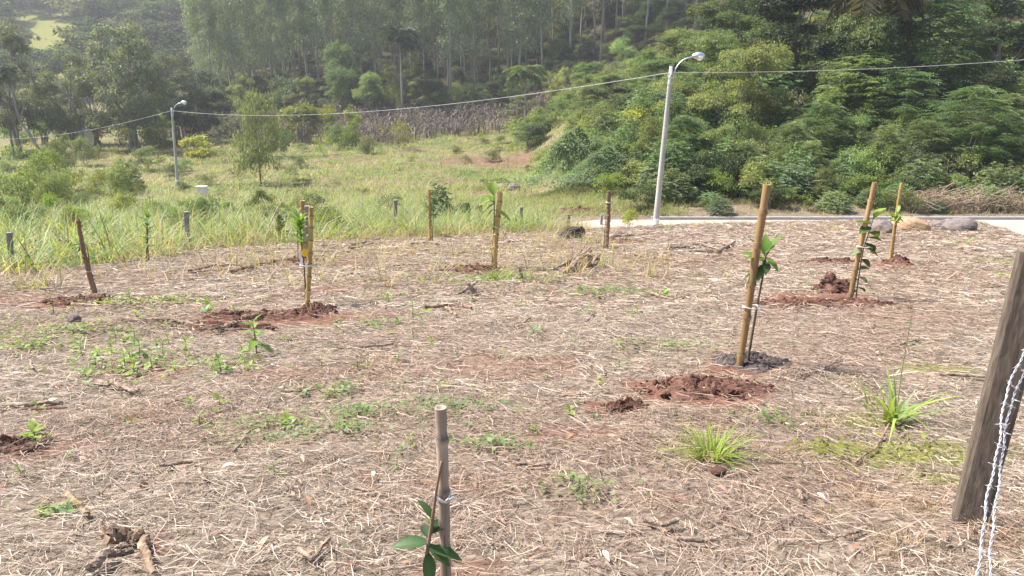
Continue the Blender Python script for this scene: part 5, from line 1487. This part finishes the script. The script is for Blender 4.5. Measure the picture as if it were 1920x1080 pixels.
stick([(1760, 712), (1820, 712), (1860, 718)], .012, 'dead_wood', 'dark stick lying left of the right fence post', 'stick')
for i, (u, v) in enumerate([(330, 880), (705, 655), (1105, 600), (770, 500), (1240, 560), (1180, 640), (640, 620), (560, 740), (380, 900), (1500, 940), (1130, 700), (980, 610), (250, 560), (640, 520), (1480, 500), (1760, 560), (1700, 650), (60, 690), (1000, 880), (700, 930), (1600, 1010), (330, 760)]):
    a = rng.uniform(0, 3.14); du = 34 * math.cos(a); dv = 9 * math.sin(a)
    stick([(u - du, v - dv), (u, v + rng.uniform(-2, 2)), (u + du, v + dv)], .006 + .004 * rng.uniform() + .002 * max(0, (700 - v) / 100), 'dead_wood', 'thin loose twig lying flat in the straw', 'twig', group='loose twigs in the straw')

def stump(u, v, r, hh, mat, label, forks=3, lean=.3):
    b = ground(u, v); o = empty('stump', b); tag(o, label, 'stump', 'dead stumps in the plot')
    mb = MB()
    for k in range(forks):
        a = rng.uniform(0, 6.28); e = np.array([math.cos(a) * lean * hh, math.sin(a) * lean * hh, hh * rng.uniform(.7, 1)])
        P = np.array([[0, 0, -.05], e * .45 + rng.normal(0, r * .3, 3), e]); q_ = np.linspace(0, 2, 9); P = np.stack([np.interp(q_, range(3), P[:, i]) for i in range(3)], 1) + rng.normal(0, r * .22, (9, 3)); mb.add(*tube(P, np.linspace(r, r * .35, 9) * (1 + rng.normal(0, .15, 9)), 8))
    mb.build('wood', M[mat], o); return o
stump(1106, 505, .06, .34, 'dead_wood', 'forked dead stump with sprouting grass left of the brown stake', 4, .45)
stump(892, 556, .05, .2, 'dead_wood', 'small dead stump in the middle of the plot', 3, .5)
stump(975, 523, .05, .18, 'dead_wood', 'small leaning stump right of the fresh grass clump', 2, .6)
stump(512, 500, .04, .16, 'dark_wood', 'tiny dark stump left of the yellow stakes', 2, .3)
stump(1252, 468, .03, .2, 'dead_wood', 'upright broken twig stub at the branch pile', 2, .4)
# dark dried root clumps
def rootclump(u, v, w, hh, label):
    b = ground(u, v); o = empty('root_clump', b); tag(o, label, 'stump')
    me = CLOD[1].copy(); me.materials.clear(); c = link('core', me, M['dark_wood'], o); c.scale = (w * .5, w * .4, hh * .6); c.location = (0, 0, hh * .4)
    n = 260; d = sph(n); d[:, 2] = np.abs(d[:, 2]); P = d * np.array([w * .42, w * .35, hh * .8]) ; P[:, 2] += .05
    D = nrm(d + np.array([0, 0, .1]) + rng.normal(0, .5, (n, 3))); S = nrm(np.cross(D, rng.normal(0, 1, (n, 3))))
    V, F = ribbons(P, D, np.tile([0, 0, -.9], (n, 1)), S, frand(n, .12, .35) * hh * 1.4, .014, 3, .8)
    mb = MB(); mb.add(V, F, np.repeat(vary((.075, .06, .045), n, .5), 6, 0)); mb.build('roots', M['dry'], o)
rootclump(1068, 446, .8, .36, 'black uprooted root lump near the end of the paved road')
rootclump(865, 412, .8, .85, 'dark dried plant stump behind the fence line')
rootclump(897, 405, .4, .6, 'brown dried clump right of the dark dried stump')

# ------------------------------------------------------------------ weeds
def weed(u, v, hh, n, kind, size, label, stem='green_stem', spread=.6, group='green weeds in the straw', lo=.3):
    b = ground(u, v); o = empty('weed', b, rng.uniform(0, 6)); tag(o, label, 'weed', group)
    mb = MB(); tip = (rng.normal(0, .12) * hh, rng.normal(0, .12) * hh, hh)
    mb.add(*tube(np.array([[0, 0, -.02], np.array(tip) * .5 + rng.normal(0, .03, 3) * hh, tip]), [.045 * size, .04 * size, .02 * size], 6)); mb.build('stem', M[stem], o)
    for k in range(n):
        f = lo + (1 - lo) * k / max(1, n - 1); el = R(-10 + 60 * f ** 2)
        p = np.array(tip) * f
        put_leaf(kind, o, p, k * 2.4 + rng.uniform(-.3, .3), el + rng.uniform(-.25, .25), size * (1.15 - .5 * f) * rng.uniform(.8, 1.15), rng.uniform(-.4, .4))
    return o
weed(482, 668, .30, 10, 'toothed', .17, 'upright bright green weed with toothed leaves left of centre')
weed(68, 830, .07, 8, 'lime', .095, 'bright low weed on dark soil at the left edge')
weed(75, 776, .06, 3, 'lime', .06, 'single lime leaf sprout by the stick at the left edge')
weed(108, 970, .03, 6, 'mint', .06, 'round pale-leaved weed beside the broken pale stick', lo=.6)
weed(85, 972, .03, 4, 'lime', .05, 'tiny yellow-green weed left of the round-leaved weed', lo=.6)
weed(130, 972, .025, 5, 'mint', .06, 'pale weed touching the broken pale stick', lo=.6)
weed(412, 770, .07, 3, 'lime', .085, 'sprout with one big lime leaf left of the clover patch')
weed(374, 798, .06, 3, 'lime', .075, 'small lime sprout left of the low clover')
weed(415, 700, .12, 7, 'bright', .09, 'small green weed below the upright toothed weed')
weed(468, 695, .05, 4, 'lime', .07, 'tiny yellowish weed right under the toothed weed')
weed(540, 800, .05, 7, 'lime', .08, 'low yellow-green weed in the clover patch')
weed(390, 585, .08, 5, 'lime', .13, 'yellow-green sprout above the reddish soil patch')
weed(438, 585, .06, 4, 'bright', .1, 'small sprout right of the yellow-green one')
weed(260, 602, .1, 4, 'lime', .14, 'lime sprout over the dark crooked stick')
weed(630, 745, .05, 6, 'bright', .08, 'low green weed right of the toothed weed')
weed(645, 740, .04, 6, 'mint', .07, 'pale low weed beside the low green weed')
weed(1245, 556, .04, 7, 'lime', .12, 'bright low weed on the straw right of centre')
weed(1228, 553, .04, 5, 'bright', .1, 'small weed just left of the bright low weed')
weed(1085, 553, .04, 5, 'lime', .1, 'low lime weed below the forked stump')
weed(1120, 560, .05, 7, 'bright', .1, 'green weed below the forked stump to the right')
weed(863, 512, .14, 4, 'lime', .14, 'lime sprout on the red soil by the middle stake')
weed(1605, 548, .03, 4, 'mint', .1, 'pale little weed at the foot of the climber stake')
weed(775, 600, .16, 4, 'lance', .12, 'thin yellow-green shoot in the middle of the straw')
weed(245, 575, .2, 8, 'lance', .12, 'slender weed left of the lime sprouts')
weed(100, 590, .22, 7, 'lance', .12, 'thin upright weed near the left grass')
for i, (u, v, s, kd) in enumerate([(165, 672, .13, 'bright'), (190, 668, .14, 'lime'), (175, 690, .12, 'toothed'), (225, 690, .13, 'lime'), (240, 682, .15, 'bright'), (262, 672, .14, 'toothed'), (248, 700, .12, 'lime'), (205, 650, .12, 'bright'), (255, 655, .14, 'bright'), (275, 690, .12, 'lime'), (300, 672, .11, 'bright'), (335, 665, .11, 'lime'), (330, 640, .1, 'lime'), (208, 672, .13, 'lime'), (290, 655, .11, 'bright'), (235, 645, .12, 'lime')]):
    weed(u + rng.uniform(-14, 14), v + rng.uniform(-8, 8), .06 + .09 * rng.uniform(), 6, kd, s * .66, 'broad-leaved bright weed in the large weed patch on the left', group='weeds of the left patch')

for i in range(60):
    u = rng.uniform(20, 1250); v = rng.uniform(560, 900)
    weed(u, v, rng.uniform(.02, .07), int(rng.integers(3, 7)), ['lime', 'bright', 'mint', 'lance'][i % 4], rng.uniform(.035, .075) * (1 + max(0, (720 - v) / 250)), 'tiny green seedling scattered in the straw of the plot', group='seedlings scattered over the plot', lo=.4)
# creeping clover-like cover: patches nobody could count
mb = MB()
for (u, v, rx, ry, n, c) in [(670, 778, .16, .12, 260, (.12, .20, .06)), (660, 810, .1, .05, 120, (.13, .21, .06)), (830, 772, .38, .16, 460, (.13, .19, .08)), (500, 800, .4, .12, 260, (.15, .20, .08)), (540, 830, .2, .07, 150, (.16, .2, .11)),
                             (925, 840, .17, .07, 170, (.13, .20, .07)), (1080, 920, .12, .06, 120, (.15, .2, .08)), (110, 968, .08, .04, 60, (.16, .22, .08)), (560, 820, .3, .12, 150, (.17, .2, .12)), (60, 655, .45, .22, 260, (.15, .21, .06)), (150, 622, .6, .2, 330, (.14, .21, .06)),
                             (340, 565, .8, .4, 300, (.17, .22, .07)), (220, 572, .4, .25, 180, (.16, .22, .07)), (0, 620, .4, .5, 220, (.15, .21, .06)), (945, 525, .9, .45, 700, (.14, .22, .07)), (1130, 548, .7, .35, 380, (.15, .20, .09)), (1260, 655, .4, .2, 240, (.17, .22, .12)), (1450, 792, .2, .1, 150, (.13, .2, .06)),
                             (1700, 860, .4, .2, 230, (.15, .17, .03)), (1560, 850, .2, .1, 110, (.17, .18, .04)), (1885, 495, .5, .4, 200, (.17, .25, .05)), (260, 690, .6, .3, 420, (.15, .22, .06)), (430, 690, .3, .2, 160, (.15, .22, .06)), (700, 610, .3, .2, 90, (.16, .21, .07)), (30, 640, .5, .3, 260, (.15, .21, .06)), (20, 768, .2, .2, 40, (.15, .2, .05)), (1540, 545, .3, .2, 60, (.17, .22, .07)), (640, 735, .25, .12, 140, (.15, .2, .08)), (730, 555, .6, .3, 110, (.18, .22, .08))]:
    n = int(n * .6)
    b = ground(u, v); x = b.x + rng.standard_t(3, n) * rx * .5; y = b.y + rng.standard_t(3, n) * ry * .6
    z = hgt(x, y) + frand(n, .015, .06)
    a = frand(n, 0, 6.28); D = np.stack([np.cos(a), np.sin(a), frand(n, -.1, .5)], 1); N = nrm(np.stack([rng.normal(0, .4, n), rng.normal(0, .4, n), np.ones(n)], 1))
    s = frand(n, .02, .045) * (1 + max(0, (760 - v) / 260))
    V, F = leafquads(np.stack([x, y, z], 1), D, N, s, s * .62, .1); mb.add(V, F, rep4(vary(c, n, .25, .4)))
tag(mb.build('creeping_weeds', M['grass']), 'low creeping clover-like weeds spreading in patches over the straw', 'ground cover', None, 'stuff')

# ------------------------------------------------------------------ tufts of grass
def tuft(u, v, n, L0, L1, w, lean, cols, label, cat='grass tuft', spread=.06, dry=0.0, base=0, group='grass tufts in the plot', K=5):
    b = ground(u, v); o = empty('grass_tuft', b); tag(o, label, cat, group)
    V, F, C = clump_blades(np.array([b.x]), np.array([b.y]), n, L0, L1, w, spread, lean, cols, dry, K)
    mb = MB(); mb.add(V - np.array(tuple(b)), F, C); mb.build('blades', M['grass'], o)
    if base:
        V, F, C = clump_blades(np.array([b.x]), np.array([b.y]), base, L0 * .3, L0 * .8, w * .8, spread * 1.3, lean * 2, [(.22, .15, .10), (.30, .22, .14)], .0, 4)
        mb = MB(); mb.add(V - np.array(tuple(b)), F, C); mb.build('dry_base', M['dry'], o)
    return o
LIME = [(.22, .29, .06), (.26, .32, .08), (.17, .25, .05)]
DRY = [(.36, .25, .16), (.42, .31, .20), (.28, .18, .11)]
tuft(1332, 862, 150, .2, .36, .008, .5, LIME, 'bright green grass tuft with a dry brown base in the lower right', spread=.05, base=110)
tuft(940, 525, 60, .18, .42, .016, .5, LIME, 'fresh green grass clump at the foot of the middle yellow stake', spread=.12)
tuft(975, 522, 26, .15, .3, .014, .5, LIME, 'smaller green grass clump right of the fresh clump', spread=.2)
tuft(1015, 505, 30, .15, .35, .014, .5, LIME, 'sparse green grass between the middle stake and the stump', spread=.3)
tuft(1115, 500, 46, .2, .55, .014, .5, [(.24, .26, .08), (.3, .28, .12)], 'yellowish grass sprouting from the forked stump', spread=.12)
tuft(1100, 455, 40, .3, .7, .018, .4, LIME, 'green grass beside the black root lump', spread=.2)
tuft(55, 545, 90, .25, .6, .01, .45, [(.27, .26, .1), (.34, .29, .16), (.2, .22, .07)], 'yellowish grass tuft standing alone at the left of the plot', spread=.12, dry=.3, base=40)
tuft(1890, 520, 60, .1, .22, .014, .8, [(.22, .34, .05)], 'bright green low grass left of the post top at the right edge', spread=.14)
tuft(580, 588, 12, .12, .32, .01, .5, LIME, 'few green blades at the foot of the tall yellow stake', spread=.04)
tuft(410, 830, 14, .06, .16, .006, .6, LIME, 'thin green blades in the clover patch', spread=.05)
tuft(482, 812, 12, .08, .2, .006, .5, LIME, 'green blades right of the thin blades in the clover patch', spread=.04)
tuft(1455, 800, 14, .07, .18, .009, .7, [(.15, .22, .08), (.2, .28, .09)], 'small drooping green blades left of the tall grass plant', spread=.06)
tuft(1420, 785, 8, .08, .2, .008, .4, [(.2, .24, .12)], 'thin pale blades behind the small drooping blades', spread=.05)
for i, (u, v, n, L, lab) in enumerate([(725, 680, 110, .15, 'dry brown grass tuft left of the bare patch in the middle'), (262, 790, 130, .15, 'spiky dry grass tuft in the left foreground'), (515, 838, 60, .06, 'short dry stubble tuft below the clover'), (735, 838, 60, .06, 'dry stubble tuft left of the nearest stake top'),
                                       (915, 750, 60, .08, 'reddish dry stubble behind the nearest stake'), (1670, 606, 90, .14, 'dry grass tuft left of the right fence post'), (70, 620, 60, .2, 'brown dry tuft at the left edge behind the weeds'), (1000, 1025, 60, .07, 'dry stubble at the bottom right of the nearest stake'),
                                       (600, 700, 40, .08, 'small dry stubble right of the toothed weed'), (1000, 745, 30, .06, 'tiny dry stubble in the middle'), (1745, 960, 120, .12, 'fluffy dry grass at the foot of the right fence post'), (1640, 955, 130, .11, 'fluffy dry grass left of the right fence post foot'), (1560, 970, 110, .1, 'fine dry grass in the lower right'), (1700, 1030, 110, .12, 'dry grass at the bottom right'), (1850, 1010, 100, .12, 'dry grass behind the barbed wire'),
                                       (1610, 930, 100, .1, 'fine dry grass below the moss'), (640, 1078, 60, .06, 'dry stubble at the bottom edge'), (870, 555, 30, .12, 'dry stubble at the small stump'), (455, 530, 40, .15, 'dry tuft left of the tall yellow stake'), (530, 560, 40, .15, 'dry tuft in front of the yellow stakes'), (1230, 500, 40, .2, 'dry tuft right of the brown stake')]):
    tuft(u, v, n, L * .5, L * 1.2, .0035 + .004 * max(0, (820 - v) / 300), .9, DRY, lab, 'dry tuft', .06 + .06 * max(0, (900 - v) / 400), 0, 0, 'dry grass tufts in the plot', 4)

# tall grass plant near the right post: single wide blades and a flowering stalk
b = ground(1672, 795); o = empty('grass_plant', b); tag(o, 'tall green grass plant with long arching blades near the right fence post', 'grass plant')
st = MB(); tip = rel(b, 1710, 588); st.add(*tube(np.array([(0.02, 0, 0), (tip[0] * .55, 0, tip[2] * .5), tip]), [.004, .003, .002], 6)); st.build('stalk', M['green_stem'], o)
def blade(base, az, el, L, w, col, bend):
    D = np.array([[math.cos(az) * math.cos(el), math.sin(az) * math.cos(el), math.sin(el)]]); B = np.array([[math.cos(az) * bend, math.sin(az) * bend, -bend * .9]]); S = np.array([[-math.sin(az), math.cos(az), .2]])
    V, F = ribbons(np.array([base]), D, B, nrm(S), np.array([L]), np.array([w]), 8, .95)
    mb = MB(); mb.add(V, F, np.array(col) * rng.uniform(.8, 1.2)); return mb.build('blade', M['leaf_near'], o, True)
for k in range(30):
    blade((rng.normal(0, .03), rng.normal(0, .03), -.01), rng.uniform(0, 6.28), rng.uniform(.95, 1.45), rng.uniform(.2, .5), rng.uniform(.016, .028), LIME[k % 3] if k % 4 else (.14, .2, .1), rng.uniform(.15, .7))
blade((tip[0] * .8, 0, tip[2] * .75), -.6, .2, .11, .014, (.13, .2, .1), .5)
b = ground(1640, 770); o = empty('grass_plant', b); tag(o, 'yellow-green grass shoots left of the tall grass plant', 'grass plant')
for k in range(9):
    blade((rng.normal(0, .03), rng.normal(0, .03), -.01), rng.uniform(2, 4.2), rng.uniform(1.0, 1.4), rng.uniform(.2, .36), rng.uniform(.013, .02), (.27, .31, .09), rng.uniform(.1, .4))

# scattered dry leaves and chips
CH = [leaf_me('dry_leaf', 1, .42, c, .3, .3) for c in ((.42, .28, .2), (.6, .5, .38), (.3, .17, .11))]
for i, (u, v, s, k, lab) in enumerate([(505, 1022, .07, 0, 'curled brown leaf at the bottom left of the nearest stake'), (440, 883, .06, 1, 'pale husk piece in the left foreground'), (565, 865, .05, 1, 'pale chip below the weed patch'), (605, 1040, .06, 0, 'brown leaf scrap near the bottom edge'), (530, 920, .05, 0, 'light curled leaf in the foreground straw'),
                                       (575, 945, .06, 2, 'dark curled leaf in the foreground straw'), (110, 757, .09, 1, 'white bark strip by the stick at the left'), (1700, 942, .045, 1, 'white chip on the fluffy dry grass'), (1170, 985, .05, 1, 'small white chip in the lower right straw'), (1345, 925, .05, 0, 'brown leaf below the green tuft'), (1530, 940, .04, 1, 'pale chip left of the fluffy grass'), (1545, 990, .05, 2, 'dark leaf below the fluffy grass'),
                                       (590, 1050, .05, 2, 'dark leaf at the bottom edge'), (930, 985, .05, 0, 'brown leaf right of the nearest stake'), (1180, 785, .05, 1, 'pale chip beside the small clod heap'), (1075, 825, .06, 2, 'reddish dry leaf left of the green tuft'), (1130, 1050, .05, 1, 'pale chip at the bottom right of centre'), (700, 905, .05, 1, 'light chip left of the nearest stake'), (150, 870, .05, 0, 'brown leaf scrap at the left')]):
    b = ground(u, v); me = CH[k].copy(); me.name = 'dry_leaf'
    me.materials.clear(); f = link('dry_leaf', me, M['dry']); f.location = b + Vector((0, 0, .035)); f.scale = (s, s, s); f.rotation_euler = (rng.uniform(-.4, .4), rng.uniform(-.3, .3), rng.uniform(0, 6.28)); tag(f, lab, 'dry leaf', 'dry leaves and chips on the straw')

# dry brush heaped on the bank above the kerb
for (u0, u1, v0, v1, n, lab) in [(1690, 1920, 345, 398, 330, 'heap of dry cut brush on the bank above the kerb at the right')]:
    a = at_y((u0 + u1) / 2, v1, 38.6); a.z = H(a.x, 38.6); o = empty('brush_heap', a); tag(o, lab, 'brush')
    mb = MB()
    hw = (u1 - u0) / F_PX * 41 / 2; hz = (v1 - v0) / F_PX * 41
    for k in range(n):
        x = rng.uniform(-hw, hw); y = rng.uniform(-.9, 1.2); z = max(.02, H(a.x + x, a.y + y) - a.z) + rng.uniform(0, hz * .6) * (1 - (x / hw) ** 4)
        az = rng.normal(0, .7); L = rng.uniform(.5, 1.7); d = np.array([math.cos(az), math.sin(az) * .6, rng.normal(.05, .28)])
        mb.add(*tube(np.array([(x, y, z), (x, y, z) + d * L * .5 + rng.normal(0, .05, 3), (x, y, z) + d * L]), [.022, .016, .006], 4, False))
    mb.build('branches', M['dead_wood'], o)['kind'] = 'stuff'
    n2 = n * 9; x = rng.uniform(-hw, hw, n2); y = rng.uniform(-.9, 1.2, n2); z = hgt(a.x + x, a.y + y) - a.z + rng.uniform(0, hz * .6, n2)
    D = nrm(rng.normal(0, 1, (n2, 3)) + [0, 0, -.3]); S = nrm(rng.normal(0, 1, (n2, 3)))
    V, F = ribbons(np.stack([x, y, z], 1), D, np.tile([0, 0, -.4], (n2, 1)), S, frand(n2, .2, .6), .035, 3, .8)
    mb = MB(); mb.add(V, F, np.repeat(vary((.24, .19, .13), n2, .4), 6, 0)); mb.build('dead_leaves', M['dry'], o)['kind'] = 'stuff'
# tufts growing along the field edge in front of the road
for i, (u, v, n) in enumerate([(1300, 424, 40), (1330, 420, 50), (1430, 430, 26), (1480, 425, 20), (1560, 432, 26), (1640, 438, 24), (1250, 428, 40), (1390, 440, 20), (1800, 455, 24)]):
    tuft(u, v, n, .2, .55, .018, .4, LIME + DRY[:1], 'green and yellow grass tuft along the road edge of the plot', spread=.3, group='tufts along the road edge', dry=.3)

# ------------------------------------------------------------------ humid air over the valley
mb = MB(); mb.add(*boxvf((0, 240, 41.5), (1300, 640, 109)))
hz_m = bpy.data.materials.new('humid_air'); hz_m.use_nodes = True; nt = hz_m.node_tree; nt.nodes.clear()
out = nt.nodes.new('ShaderNodeOutputMaterial'); pv = nt.nodes.new('ShaderNodeVolumePrincipled')
pv.inputs['Color'].default_value = (.93, .96, 1.0, 1); pv.inputs['Density'].default_value = .00042; pv.inputs['Anisotropy'].default_value = .25
nt.links.new(pv.outputs[0], out.inputs['Volume'])
hz = mb.build('haze', hz_m); tag(hz, 'thin bluish haze in the valley air', None, None, 'stuff')
hz.visible_shadow = True
